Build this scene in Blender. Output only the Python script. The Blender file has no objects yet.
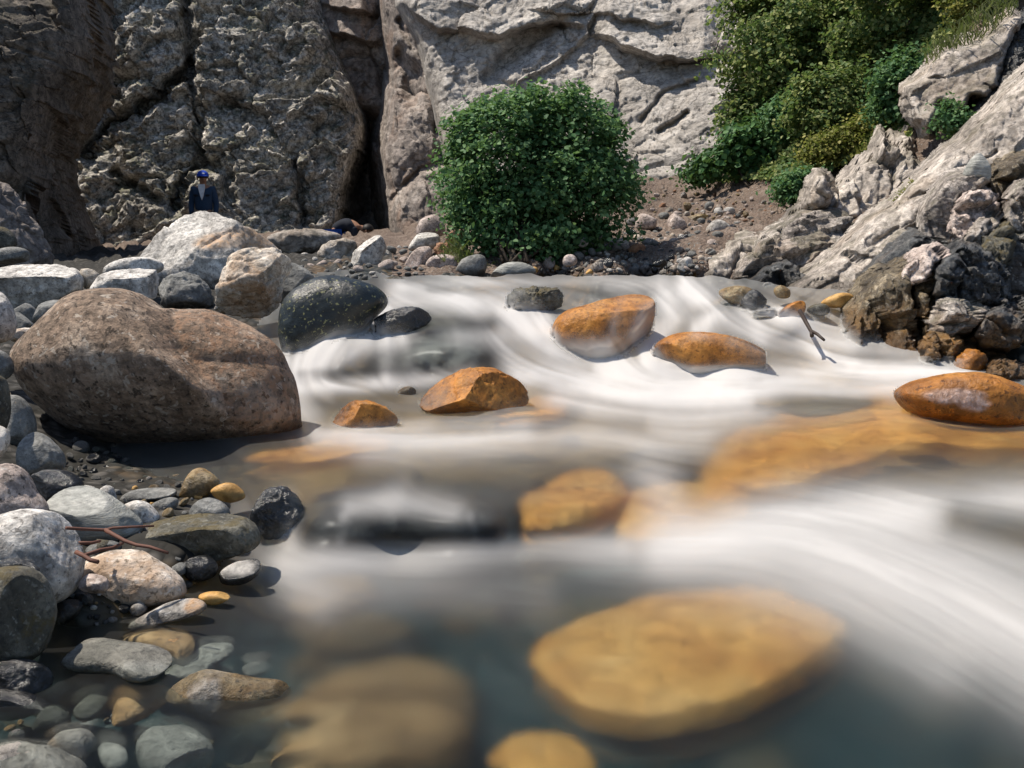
import bpy, bmesh, math, random
import numpy as np
from mathutils import Vector

random.seed(7)
RNG = np.random.default_rng(11)
S = bpy.context.scene
COL = S.collection

# ------------------------------------------------------------------ camera
F, CX, CY = 1000.0, 512.0, 384.0
PITCH = math.radians(8.475)
CP, SP = math.cos(PITCH), math.sin(PITCH)
CAM = np.array([0.0, 0.0, 1.0])
RIGHT, UP, TOW = np.array([1., 0, 0]), np.array([0, SP, CP]), np.array([0, -CP, SP])

def ray(px, py):
    u = (np.asarray(px, float) - CX) / F
    v = (CY - np.asarray(py, float)) / F
    return np.stack([u, CP + v * SP, -SP + v * CP], -1)

def at(px, py, D):
    """world point seen at a pixel, D metres in front of the camera's foot"""
    d = ray(px, py)
    s = np.asarray(D, float) / d[..., 1]
    return CAM + d * s[..., None]

def depth_z(px, py, z):
    d = ray(px, py)
    return (z - CAM[2]) / d[..., 2] * d[..., 1]

# ------------------------------------------------------------------ noise
def _h(ix, iy, iz, seed):
    x = (ix.astype(np.int64) * 374761393 + iy.astype(np.int64) * 668265263 + iz.astype(np.int64) * 2147483647 + seed * 974711) & 0xFFFFFFFF
    x = ((x ^ (x >> 13)) * 1274126177) & 0xFFFFFFFF
    x = ((x ^ (x >> 16)) * 2246822519) & 0xFFFFFFFF
    x = x ^ (x >> 15)
    return (x & 0xFFFFFF) / float(0x1000000)

def vnoise(P, seed=0):
    i = np.floor(P).astype(np.int64)
    f = P - i
    f = f * f * (3 - 2 * f)
    out = 0
    for a in (0, 1):
        for b in (0, 1):
            for c in (0, 1):
                w = (f[:, 0] if a else 1 - f[:, 0]) * (f[:, 1] if b else 1 - f[:, 1]) * (f[:, 2] if c else 1 - f[:, 2])
                out = out + w * _h(i[:, 0] + a, i[:, 1] + b, i[:, 2] + c, seed)
    return out * 2 - 1

def fbm(P, oct=4, seed=0, gain=.5):
    a, s, o = 1., 0., 0.
    for k in range(oct):
        o = o + a * vnoise(P * (2.03 ** k) + 17.3 * k, seed + k)
        s += a
        a *= gain
    return o / s

def facets(P, seed=0, tilt=.8, dim=3):
    """random tilted facets, one per Worley cell: height about -1..1, and the gap to the next cell"""
    i = np.floor(P).astype(np.int64)
    n = len(P)
    best = np.full(n, 9.)
    second = np.full(n, 9.)
    val = np.zeros(n)
    for a in (-1, 0, 1):
        for b in (-1, 0, 1):
            for c in ((-1, 0, 1) if dim == 3 else (0,)):
                ca, cb, cc = i[:, 0] + a, i[:, 1] + b, i[:, 2] + c
                d = np.stack([P[:, 0] - ca - .1 - .8 * _h(ca, cb, cc, seed), P[:, 1] - cb - .1 - .8 * _h(ca, cb, cc, seed + 1),
                              (P[:, 2] - cc - .1 - .8 * _h(ca, cb, cc, seed + 2)) if dim == 3 else np.zeros(n)], -1)
                q = (d ** 2).sum(-1)
                h = _h(ca, cb, cc, seed + 3) * 2 - 1
                v = h * .6
                for k in range(dim):
                    v = v + tilt * (_h(ca, cb, cc, seed + 4 + k) * 2 - 1) * d[:, k]
                m = q < best
                second = np.where(m, best, np.minimum(second, q))
                val = np.where(m, v, val)
                best = np.where(m, q, best)
    return val, np.sqrt(second) - np.sqrt(best)

class TPS:
    """thin plate spline of 1/depth over picture angles: planes in space stay planes"""
    def __init__(s, pts, lam=1e-4):
        p = np.array([(a[0], a[1]) for a in pts], float) / 500
        v = np.array([1 / a[2] for a in pts], float)
        n = len(p)
        K = s._k(p, p) + lam * np.eye(n)
        Q = np.hstack([np.ones((n, 1)), p])
        A = np.zeros((n + 3, n + 3))
        A[:n, :n], A[:n, n:], A[n:, :n] = K, Q, Q.T
        s.w = np.linalg.solve(A, np.concatenate([v, np.zeros(3)]))
        s.p = p
    @staticmethod
    def _k(a, b):
        r2 = ((a[:, None] - b[None]) ** 2).sum(-1)
        return .5 * r2 * np.log(r2 + 1e-12)
    def __call__(s, px, py):
        px, py = np.broadcast_arrays(np.asarray(px, float), np.asarray(py, float))
        q = np.stack([px.ravel(), py.ravel()], -1) / 500
        out = np.empty(len(q))
        n = len(s.p)
        for k in range(0, len(q), 50000):
            c = q[k:k + 50000]
            out[k:k + 50000] = s._k(c, s.p) @ s.w[:n] + s.w[n] + c @ s.w[n + 1:]
        return (1 / np.maximum(out, .02)).reshape(px.shape)

def seg_dist(px, py, poly, closed=False):
    """distance to a polyline, and the tangent of the nearest segment"""
    P = np.stack([px, py], -1)
    best = np.full(px.shape, 1e9)
    tx, ty = np.zeros(px.shape), np.zeros(px.shape)
    pts = list(poly) + ([poly[0]] if closed else [])
    for a, b in zip(pts[:-1], pts[1:]):
        a, b = np.array(a, float), np.array(b, float)
        ab = b - a
        L = max((ab ** 2).sum(), 1e-9)
        t = np.clip(((P - a) @ ab) / L, 0, 1)
        d = np.sqrt(((P - a - t[..., None] * ab) ** 2).sum(-1))
        m = d < best
        best = np.where(m, d, best)
        tx, ty = np.where(m, ab[0] / math.sqrt(L), tx), np.where(m, ab[1] / math.sqrt(L), ty)
    return best, tx, ty

def inside(px, py, poly):
    r = np.zeros(np.shape(px), bool)
    n = len(poly)
    for k in range(n):
        (x0, y0), (x1, y1) = poly[k], poly[(k + 1) % n]
        if y0 == y1:
            continue
        c = ((y0 > py) != (y1 > py)) & (px < (x1 - x0) * (py - y0) / (y1 - y0) + x0)
        r ^= c
    return r

def sdist(px, py, poly):
    d = seg_dist(px, py, poly, True)[0]
    return np.where(inside(px, py, poly), d, -d)

# ------------------------------------------------------------------ objects
def mesh_obj(name, V, Fa, mat=None, smooth=True, parent=None, loc=None, attrs=None):
    V = np.ascontiguousarray(V, np.float32)
    Fa = np.ascontiguousarray(Fa, np.int32)
    me = bpy.data.meshes.new(name)
    k = Fa.shape[1]
    me.vertices.add(len(V))
    me.vertices.foreach_set('co', V.ravel())
    me.loops.add(Fa.size)
    me.loops.foreach_set('vertex_index', Fa.ravel())
    me.polygons.add(len(Fa))
    me.polygons.foreach_set('loop_start', np.arange(0, Fa.size, k, dtype=np.int32))
    if smooth:
        me.polygons.foreach_set('use_smooth', np.ones(len(Fa), bool))
    me.update(calc_edges=True)
    for an, av in (attrs or {}).items():
        at_ = me.attributes.new(an, 'FLOAT', 'POINT')
        at_.data.foreach_set('value', np.ascontiguousarray(av, np.float32))
    if mat:
        me.materials.append(mat)
    o = bpy.data.objects.new(name, me)
    COL.objects.link(o)
    if loc is not None:
        o.location = loc
    if parent:
        o.parent = parent
    return o

def tag(o, label, cat, group=None):
    o['label'], o['category'] = label, cat
    if group:
        o['group'] = group
    return o

def struct(o, kind='structure'):
    o['kind'] = kind
    return o

def empty(name, loc, label, cat, group=None):
    o = bpy.data.objects.new(name, None)
    o.location = loc
    COL.objects.link(o)
    return tag(o, label, cat, group)

def grid_faces(nx, ny):
    i = np.arange(nx * ny).reshape(ny, nx)
    return np.stack([i[:-1, :-1], i[1:, :-1], i[1:, 1:], i[:-1, 1:]], -1).reshape(-1, 4)

_ico = {}
def ico(sub):
    if sub not in _ico:
        bm = bmesh.new()
        bmesh.ops.create_icosphere(bm, subdivisions=sub, radius=1)
        _ico[sub] = (np.array([v.co[:] for v in bm.verts]), np.array([[v.index for v in f.verts] for f in bm.faces]))
        bm.free()
    return _ico[sub]

def tube(pts, radii, n=7):
    pts = np.array(pts, float)
    V, Fa = [], []
    for k, p in enumerate(pts):
        t = pts[min(k + 1, len(pts) - 1)] - pts[max(k - 1, 0)]
        t /= np.linalg.norm(t) + 1e-9
        a = np.cross(t, [0.31, .2, .93]); a /= np.linalg.norm(a) + 1e-9
        b = np.cross(t, a)
        for j in range(n):
            th = 2 * math.pi * j / n
            V.append(p + radii[k] * (a * math.cos(th) + b * math.sin(th)))
    for k in range(len(pts) - 1):
        for j in range(n):
            Fa.append((k * n + j, k * n + (j + 1) % n, (k + 1) * n + (j + 1) % n, (k + 1) * n + j))
    V.append(pts[0]); V.append(pts[-1])
    m = len(V)
    for j in range(n):
        Fa.append((m - 2, (j + 1) % n, j, j))
        e = (len(pts) - 1) * n
        Fa.append((m - 1, e + j, e + (j + 1) % n, e + (j + 1) % n))
    return np.array(V), Fa

def tube_obj(name, chains, mat, parent=None, loc=(0, 0, 0)):
    me = bpy.data.meshes.new(name)
    V, Fa = [], []
    for pts, r in chains:
        v, f = tube(pts, r)
        f = [tuple(dict.fromkeys(i + len(V) for i in q)) for q in f]
        V += [tuple(x) for x in (v - np.array(loc))]
        Fa += f
    me.from_pydata(V, [], Fa)
    me.materials.append(mat)
    for p in me.polygons:
        p.use_smooth = True
    o = bpy.data.objects.new(name, me)
    COL.objects.link(o)
    o.location = loc
    if parent:
        o.parent = parent
    return o

# ------------------------------------------------------------------ materials
class NT:
    def __init__(s, name):
        s.m = bpy.data.materials.new(name)
        s.m.use_nodes = True
        s.t = s.m.node_tree
        s.t.nodes.clear()
        s.out = s.t.nodes.new('ShaderNodeOutputMaterial')
    def n(s, typ, ins=None, **kw):
        nd = s.t.nodes.new('ShaderNode' + typ)
        for k, v in kw.items():
            setattr(nd, k, v)
        for k, v in (ins or {}).items():
            sock = nd.inputs[k]
            if isinstance(v, bpy.types.NodeSocket):
                s.t.links.new(v, sock)
            else:
                if hasattr(sock.default_value, '__len__') and len(sock.default_value) == 4 and len(v) == 3:
                    v = (*v, 1)
                sock.default_value = v
        return nd
    def math(s, op, a, b=0., clamp=False):
        return s.n('Math', {0: a, 1: b}, operation=op, use_clamp=clamp).outputs[0]
    def mix(s, f, a, b, mode='MIX'):
        nd = s.n('Mix', data_type='RGBA', blend_type=mode)
        for k, v in ((0, f), (6, a), (7, b)):
            if isinstance(v, bpy.types.NodeSocket):
                s.t.links.new(v, nd.inputs[k])
            else:
                nd.inputs[k].default_value = v if k == 0 else (*v, 1)
        return nd.outputs[2]
    def noise(s, co, scale, detail=4., rough=.55, dist=0.):
        return s.n('TexNoise', {'Vector': co, 'Scale': scale, 'Detail': detail, 'Roughness': rough, 'Distortion': dist}).outputs[0]
    def step(s, v, lo, hi):
        return s.n('MapRange', {0: v, 1: lo, 2: hi, 3: 0., 4: 1.}, interpolation_type='SMOOTHSTEP').outputs[0]
    def ramp(s, v, stops):
        nd = s.n('ValToRGB', {0: v})
        e = nd.color_ramp.elements
        while len(e) < len(stops):
            e.new(.5)
        for el, (p, c) in zip(e, stops):
            el.position, el.color = p, (*c, 1)
        return nd.outputs[0]
    def surf(s, sock):
        s.t.links.new(sock, s.out.inputs[0])
        return s.m

def rock_mat(name, dark, mid, light, sc=6., grain=90., grain_dark=(.02, .02, .02), grain_amt=.5, grain_light=None, light_amt=.35,
             rough=.85, bump=.5, bump_d=.014, moss=0., moss_col=(.05, .06, .012), stain=0., stain_col=(.35, .16, .05), spec=.35, aniso=None, low=None, world=False, crack=0., mottle=.5, rust=None, rust_amt=(.08, .6), wetline=.9):
    t = NT(name)
    tc = t.n('TexCoord')
    oi = t.n('ObjectInfo')
    geo = t.n('NewGeometry')
    off = t.n('VectorMath', {0: t.n('CombineXYZ', {0: oi.outputs['Random'], 1: oi.outputs['Random'], 2: oi.outputs['Random']}).outputs[0], 1: (37., 21., 55.)}, operation='MULTIPLY').outputs[0]
    co = t.n('VectorMath', {0: geo.outputs['Position'] if world else tc.outputs['Object'], 1: off}, operation='ADD').outputs[0]
    if aniso:
        co = t.n('Mapping', {0: co, 2: aniso[0], 3: aniso[1]}).outputs[0]
    big = t.noise(co, sc * .45, 3., .5, .4)
    nz = t.noise(co, sc, 9., .62, .3)
    v = t.math('ADD', t.math('MULTIPLY', nz, .75), t.math('MULTIPLY', big, .35))
    col = t.ramp(v, [(.36, dark), (.54, mid), (.72, light)])
    mid = t.noise(co, sc * 4.5, 7., .72, .2)
    mf = t.math('ADD', 1 - mottle * .62, t.math('MULTIPLY', t.step(mid, .36, .64), mottle * 1.12))
    col = t.mix(1., col, t.n('CombineXYZ', {0: mf, 1: mf, 2: mf}).outputs[0], 'MULTIPLY')
    if stain:
        col = t.mix(t.math('MULTIPLY', t.step(t.noise(co, sc * .6, 5., .6, .8), .48, .68), stain), col, stain_col)
    g1 = t.noise(co, grain, 3., .6)
    col = t.mix(t.math('MULTIPLY', t.step(g1, .56, .66), grain_amt), col, grain_dark)
    if grain_light:
        g2 = t.noise(co, grain * .8, 2., .6, .5)
        col = t.mix(t.math('MULTIPLY', t.step(g2, .60, .68), light_amt), col, grain_light)
    if rust:
        ra = t.n('Attribute', attribute_name='rust').outputs['Fac']  # mask for rust, stains, pale patches and the painted glare
        col = t.mix(t.math('MULTIPLY', ra, t.math('ADD', rust_amt[0], t.math('MULTIPLY', t.step(mid, .42, .64), rust_amt[1]))), col, rust)
    if moss:
        nzz = t.n('SeparateXYZ', {0: geo.outputs['Normal']}).outputs[2]
        mk = t.math('MULTIPLY', t.step(t.math('ADD', t.noise(co, sc * 1.1, 7., .7), t.math('MULTIPLY', nzz, .12)), .56, .68), moss)
        col = t.mix(mk, col, t.mix(t.noise(co, 60., 3.), moss_col, tuple(c * 2.2 for c in moss_col)))
    if low:
        # the amber and green growth of the splash zone: fixed height above the water
        zz = t.n('SeparateXYZ', {0: geo.outputs['Position']}).outputs[2]
        mk = t.step(t.math('ADD', zz, t.math('MULTIPLY', t.noise(co, 7., 5., .6), .5)), low[1] + .25, low[0] + .25)
        col = t.mix(t.math('MULTIPLY', mk, low[3] if len(low) > 3 else .85), col, t.mix(t.noise(co, 14., 5., .6), low[2], tuple(c * .3 for c in low[2])))
    sep = t.n('SeparateXYZ', {0: geo.outputs['Position']})
    lvl = t.ramp(t.math('MULTIPLY', sep.outputs[1], .1), [(0., (0, 0, 0)), (.315, (0, 0, 0)), (.335, (.15,) * 3), (.50, (.235,) * 3), (.56, (.36,) * 3), (.65, (.52,) * 3), (.75, (.63,) * 3), (.86, (.66,) * 3)])
    wetz = t.math('SUBTRACT', t.math('SUBTRACT', sep.outputs[2], lvl), t.math('MULTIPLY', t.math('SUBTRACT', t.noise(co, 9., 4., .6), .5), .10))
    wetk = t.step(wetz, .055, .025)
    col = t.mix(t.math('MULTIPLY', wetk, wetline), col, t.mix(1., col, (.40, .38, .36), 'MULTIPLY'))
    h = t.math('ADD', t.math('ADD', t.math('MULTIPLY', nz, 1.), t.math('MULTIPLY', mid, .45)), t.math('MULTIPLY', t.noise(co, grain * .5, 6., .7), .35))
    if crack:
        cs = t.n('Mapping', {0: co, 2: (.3, .2, .5), 3: (1., 1., 1.9)}).outputs[0]
        ck = None
        for kk, (cscale, cw) in enumerate(((sc * .8, .016), (sc * 2.3, .022))):
            rid = t.math('ABSOLUTE', t.math('SUBTRACT', t.noise(cs, cscale, 6., .58, 1.1 + kk), .5))
            one = t.math('SUBTRACT', 1., t.step(rid, .0, cw))
            ck = one if ck is None else t.math('MAXIMUM', ck, t.math('MULTIPLY', one, .7))
        col = t.mix(t.math('MULTIPLY', ck, crack), col, tuple(c * .35 for c in dark))
        h = t.math('SUBTRACT', h, t.math('MULTIPLY', ck, .5))
    bp = t.n('Bump', {'Strength': bump, 'Distance': bump_d * 4, 'Height': h}).outputs[0]
    rg = t.math('ADD', t.math('MULTIPLY', nz, .3), rough - .15, clamp=True)
    rg = t.math('SUBTRACT', rg, t.math('MULTIPLY', wetk, max(rough - .4, 0.) * wetline), clamp=True)
    b = t.n('BsdfPrincipled', {'Base Color': col, 'Roughness': rg, 'Specular IOR Level': spec, 'Normal': bp})
    return t.surf(b.outputs[0])

M = {}
M['pale'] = rock_mat('pale_granite', (.18, .172, .16), (.47, .45, .42), (.68, .66, .62), sc=5, grain_dark=(.10, .09, .08), grain_amt=.75, rough=.85, stain=.12, stain_col=(.42, .31, .20), grain_light=(.78, .76, .72), light_amt=.35, mottle=.75, grain=62)
M['tan'] = rock_mat('tan_granite', (.22, .185, .145), (.48, .425, .355), (.68, .63, .565), sc=4, grain_dark=(.12, .09, .06), grain_amt=.75, stain=.6, stain_col=(.44, .25, .12), grain_light=(.78, .76, .72), light_amt=.35, mottle=.75, grain=62)
M['brown'] = rock_mat('brown_boulder', (.12, .088, .062), (.27, .195, .14), (.47, .38, .30), sc=6, grain=36, grain_dark=(.03, .022, .016), grain_amt=.8, grain_light=(.58, .51, .43), light_amt=.6, bump=.8, bump_d=.018, stain=.3, stain_col=(.23, .15, .095), rough=.85, mottle=.75, rust=(.29, .135, .06), rust_amt=(.04, .5))
M['speckle'] = rock_mat('speckled_dark_boulder', (.006, .010, .011), (.012, .017, .018), (.028, .033, .030), sc=5, grain=60, grain_dark=(.004, .005, .005), grain_amt=.4, grain_light=(.30, .29, .12), light_amt=.75, rough=.35, bump=.3, spec=.5)
M['amber'] = rock_mat('amber_wet_rock', (.15, .052, .008), (.36, .145, .024), (.52, .25, .06), sc=5, grain=55, grain_dark=(.07, .025, .006), grain_amt=.6, rough=.45, spec=.3, bump=.4, wetline=0.35)
M['amberpale'] = rock_mat('amber_pale_rock', (.30, .16, .05), (.50, .29, .09), (.62, .41, .17), sc=4, grain=50, grain_dark=(.22, .10, .03), grain_amt=.35, rough=.5, spec=.3, bump=.3, wetline=0.0)
M['slate'] = rock_mat('blue_grey_stone', (.075, .077, .074), (.16, .162, .155), (.31, .305, .285), sc=9, grain_amt=.4, grain_light=(.45, .45, .42), light_amt=.25, rough=.7)
M['mossy'] = rock_mat('mossy_dark_stone', (.03, .028, .022), (.085, .08, .062), (.20, .19, .155), sc=9, grain=70, grain_light=(.32, .32, .28), light_amt=.4, moss=.7, moss_col=(.055, .04, .010), rough=.75)
M['black'] = rock_mat('black_wet_stone', (.004, .005, .006), (.012, .013, .014), (.04, .04, .042), sc=9, grain=70, grain_light=(.14, .14, .14), light_amt=.3, rough=.22, spec=.7, bump=.5)
M['greygreen'] = rock_mat('grey_green_stone', (.17, .175, .16), (.31, .315, .29), (.49, .485, .45), sc=3.5, grain=110, grain_dark=(.10, .11, .10), grain_amt=.25, rough=.75, aniso=((.2, .5, .3), (1., 1., 5.)))
M['pink'] = rock_mat('pink_grey_stone', (.20, .155, .13), (.41, .335, .295), (.60, .52, .47), sc=6, grain_amt=.75, rough=.85, grain_light=(.78, .76, .72), light_amt=.35, mottle=.75, grain=62)
M['rust'] = rock_mat('rust_stone', (.12, .055, .03), (.27, .14, .08), (.40, .26, .17), sc=9, grain_amt=.4, rough=.85)
M['olive'] = rock_mat('ochre_wet_stone', (.07, .05, .022), (.20, .14, .06), (.42, .34, .20), sc=14, grain=80, grain_amt=.5, rough=.4, spec=.5, stain=.5, stain_col=(.30, .15, .03))
M['wetgrey'] = rock_mat('wet_grey_stone', (.05, .055, .05), (.14, .145, .13), (.30, .30, .27), sc=8, grain=60, rough=.5, wetline=0.0)
M['wetdark'] = rock_mat('wet_dim_stone', (.018, .022, .02), (.05, .055, .045), (.11, .11, .09), sc=8, grain=60, rough=.4, wetline=0.0)
M['wettan'] = rock_mat('wet_tan_stone', (.10, .062, .028), (.30, .185, .08), (.44, .31, .16), sc=8, grain=60, rough=.5, wetline=0.0)
M['wetrim'] = rock_mat('wet_rimmed_slab', (.09, .09, .075), (.18, .175, .15), (.42, .41, .38), sc=6, grain=60, rough=.6, wetline=0.35)
M['wetamber'] = rock_mat('sunk_amber_stone', (.50, .21, .045), (.82, .43, .11), (.90, .58, .22), sc=4, grain=40, grain_dark=(.16, .06, .012), grain_amt=.45, rough=.4, wetline=0.0)
M['wetorange'] = rock_mat('sunk_orange_stone', (.36, .13, .02), (.70, .31, .055), (.82, .46, .13), sc=6, grain=40, grain_dark=(.16, .05, .010), grain_amt=.6, rough=.4, wetline=0.0)
M['amberglare'] = rock_mat('amber_rock_painted_glare', (.15, .052, .008), (.36, .145, .024), (.52, .25, .06), sc=5, grain=45, grain_dark=(.06, .02, .005), grain_amt=.8, rough=.4, spec=.35, bump=.5, rust=(.66, .50, .44), rust_amt=(.35, .65), wetline=0.35)  # the pale patch is wet glare painted into the colour
M['palestain'] = rock_mat('pale_granite_tan_stain', (.17, .162, .15), (.42, .40, .37), (.62, .60, .56), sc=5, grain_dark=(.10, .09, .08), grain_amt=.75, rough=.85, rust=(.46, .27, .13), rust_amt=(.25, .6), grain_light=(.78, .76, .72), light_amt=.35, mottle=.75, grain=62)
M['olivepatch'] = rock_mat('ochre_stone_white_patch', (.07, .05, .022), (.20, .14, .06), (.42, .34, .20), sc=14, grain=80, grain_amt=.6, rough=.5, spec=.4, stain=.4, stain_col=(.30, .15, .03), rust=(.62, .60, .56), rust_amt=(.5, .5))
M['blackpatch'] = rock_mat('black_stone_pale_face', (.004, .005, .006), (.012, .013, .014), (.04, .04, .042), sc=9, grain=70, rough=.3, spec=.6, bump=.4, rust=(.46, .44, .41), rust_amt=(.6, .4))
M['cliffa'] = rock_mat('brown_cliff_rock', (.05, .042, .033), (.115, .097, .077), (.22, .185, .15), sc=1.6, grain=14, grain_amt=.5, moss=.3, moss_col=(.02, .022, .008), world=True, bump_d=.03, crack=0.8, mottle=0.7)
M['cliffb'] = rock_mat('lichen_cliff_rock', (.12, .115, .10), (.37, .345, .30), (.64, .60, .54), sc=2.0, grain=13, grain_dark=(.05, .045, .035), grain_amt=.7, grain_light=(.60, .58, .52), light_amt=.6, moss=.55, moss_col=(.05, .055, .016), world=True, bump=.5, bump_d=.03, crack=0.8, mottle=1.0)
M['cliffc'] = rock_mat('mauve_cliff_rock', (.13, .11, .098), (.26, .225, .20), (.42, .375, .335), sc=1.3, grain=12, grain_dark=(.08, .06, .05), grain_amt=.45, stain=.35, stain_col=(.30, .17, .10), world=True, bump_d=.025, crack=0.55, mottle=0.6)
M['cliffd'] = rock_mat('pale_cliff_rock', (.21, .195, .178), (.36, .335, .305), (.50, .47, .43), sc=1.1, grain=10, grain_dark=(.16, .14, .12), grain_amt=.5, stain=.25, stain_col=(.46, .39, .31), world=True, bump_d=.025, crack=0.6, mottle=0.45)
M['outcrop'] = rock_mat('beige_outcrop_rock', (.13, .115, .10), (.31, .275, .245), (.52, .48, .43), sc=3.5, grain=30, grain_dark=(.09, .07, .055), grain_amt=.6, stain=.35, stain_col=(.36, .25, .16), moss=.55, moss_col=(.035, .034, .014), world=True, bump=.5, bump_d=.02, crack=0.8, mottle=0.8)
M['slab'] = rock_mat('pale_slab_rock', (.17, .15, .13), (.36, .32, .28), (.54, .495, .445), sc=2.5, grain=30, grain_dark=(.17, .13, .10), grain_amt=.45, stain=.25, stain_col=(.42, .31, .21), moss=.4, moss_col=(.045, .042, .02), world=True, bump=.4, bump_d=.015, crack=0.35, mottle=.9)
M['crag'] = rock_mat('wet_crag_rock', (.012, .014, .015), (.048, .052, .054), (.17, .17, .165), sc=6, grain=34, grain_dark=(.015, .015, .015), grain_amt=.6, grain_light=(.45, .43, .38), light_amt=.4, rough=.42, spec=.6, low=(.30, .62, (.34, .17, .035)), stain=.25, stain_col=(.24, .15, .08), world=True, bump=.6, bump_d=.02, crack=0.8, mottle=0.9)
M['craggold'] = rock_mat('gold_crag_rock', (.026, .019, .010), (.10, .074, .038), (.32, .26, .17), sc=7, grain=34, grain_amt=.7, grain_dark=(.02, .015, .01), grain_light=(.50, .44, .34), light_amt=.5, rough=.42, spec=.6, low=(.30, .66, (.36, .17, .03)), stain=.4, stain_col=(.20, .13, .04), world=True, bump=.6, bump_d=.02, crack=0.8, mottle=0.9)

def soil_mat():
    t = NT('brown_soil')
    geo = t.n('NewGeometry')
    p = geo.outputs['Position']
    nz = t.noise(p, 1.7, 9., .65)
    n2 = t.noise(p, 22., 6., .7)
    col = t.ramp(t.math('ADD', t.math('MULTIPLY', nz, .6), t.math('MULTIPLY', n2, .4)), [(.35, (.075, .054, .043)), (.52, (.18, .137, .11)), (.68, (.31, .255, .215))])
    vor = t.n('TexVoronoi', {'Vector': p, 'Scale': 26.}, feature='F1')
    col = t.mix(t.step(vor.outputs['Distance'], .32, .18), col, t.mix(t.n('SeparateColor', {0: vor.outputs['Color']}).outputs[0], (.08, .075, .07), (.34, .31, .28)))
    h = t.math('ADD', t.math('MULTIPLY', n2, 1.), t.math('MULTIPLY', vor.outputs['Distance'], -1.4))
    b = t.n('BsdfPrincipled', {'Base Color': col, 'Roughness': .95, 'Specular IOR Level': .15, 'Normal': t.n('Bump', {'Strength': .8, 'Distance': .04, 'Height': h}).outputs[0]})
    return t.surf(b.outputs[0])
M['soil'] = soil_mat()

def bed_mat():
    t = NT('river_gravel')
    p = t.n('NewGeometry').outputs['Position']
    wet = t.n('Attribute', attribute_name='wet').outputs['Fac']
    n1 = t.noise(p, 2.3, 5., .6, .5)
    vor = t.n('TexVoronoi', {'Vector': p, 'Scale': 15.}, feature='F1')
    cc = t.n('SeparateColor', {0: vor.outputs['Color']})
    stone = t.ramp(cc.outputs[0], [(.0, (.015, .020, .019)), (.45, (.04, .042, .034)), (.75, (.13, .085, .03)), (1., (.16, .15, .13))])
    col = t.mix(t.step(vor.outputs['Distance'], .55, .25), (.010, .013, .012), stone)
    col = t.mix(t.math('MULTIPLY', t.step(n1, .5, .66), .8), col, (.22, .115, .03))
    col = t.mix(t.math('MULTIPLY', t.step(n1, .5, .34), .7), col, (.010, .018, .019))
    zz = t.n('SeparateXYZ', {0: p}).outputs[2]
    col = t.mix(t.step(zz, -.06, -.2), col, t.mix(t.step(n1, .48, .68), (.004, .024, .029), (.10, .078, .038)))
    golden = t.math('MULTIPLY', t.step(t.math('ABSOLUTE', t.math('SUBTRACT', zz, .03)), .16, .05), .8)
    golden = t.math('MULTIPLY', golden, t.step(t.n('SeparateXYZ', {0: p}).outputs[0], -1.15, -.8))  # no gold under the huge boulder: its shade is put into the bed colour
    col = t.mix(golden, col, t.mix(n1, (.09, .062, .022), (.52, .31, .09)))
    dry = t.mix(t.step(vor.outputs['Distance'], .5, .2), (.018, .017, .014), t.mix(cc.outputs[1], (.03, .029, .027), (.10, .092, .082)))
    col = t.mix(wet, dry, col)
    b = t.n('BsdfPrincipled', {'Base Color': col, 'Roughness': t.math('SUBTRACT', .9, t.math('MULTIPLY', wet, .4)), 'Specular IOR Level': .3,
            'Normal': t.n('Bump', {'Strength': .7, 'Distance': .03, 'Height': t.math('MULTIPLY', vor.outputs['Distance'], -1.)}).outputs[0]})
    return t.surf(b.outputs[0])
M['bed'] = bed_mat()

def water_mat():
    t = NT('silky_water')
    foam = t.n('Attribute', attribute_name='foam').outputs['Fac']
    blur = t.n('Attribute', attribute_name='blur').outputs['Fac']
    tint = (.91, .955, .945)
    tr = t.n('BsdfTransparent', {0: tint}).outputs[0]
    rf = t.n('BsdfRefraction', {'Color': tint, 'Roughness': .46, 'IOR': 1.3}).outputs[0]
    clear = t.n('MixShader', {0: blur, 1: tr, 2: rf}).outputs[0]
    gl = t.n('BsdfGlossy', {'Color': (.9, .95, 1.), 'Roughness': .32}).outputs[0]
    fr = t.n('Fresnel', {'IOR': 1.33}).outputs[0]
    s1 = t.n('MixShader', {0: t.math('MULTIPLY', fr, .18), 1: clear, 2: gl}).outputs[0]
    df = t.n('BsdfDiffuse', {'Color': (.735, .72, .70), 'Roughness': .5}).outputs[0]
    tl = t.n('BsdfTranslucent', {'Color': (.735, .72, .70)}).outputs[0]
    wh = t.n('MixShader', {0: .25, 1: df, 2: tl}).outputs[0]
    cov = t.n('Attribute', attribute_name='cover').outputs['Fac']
    full = t.n('MixShader', {0: foam, 1: s1, 2: wh}).outputs[0]
    clr = t.n('BsdfTransparent', {0: (1., 1., 1.)}).outputs[0]
    return t.surf(t.n('MixShader', {0: cov, 1: clr, 2: full}).outputs[0])
M['water'] = water_mat()

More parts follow.
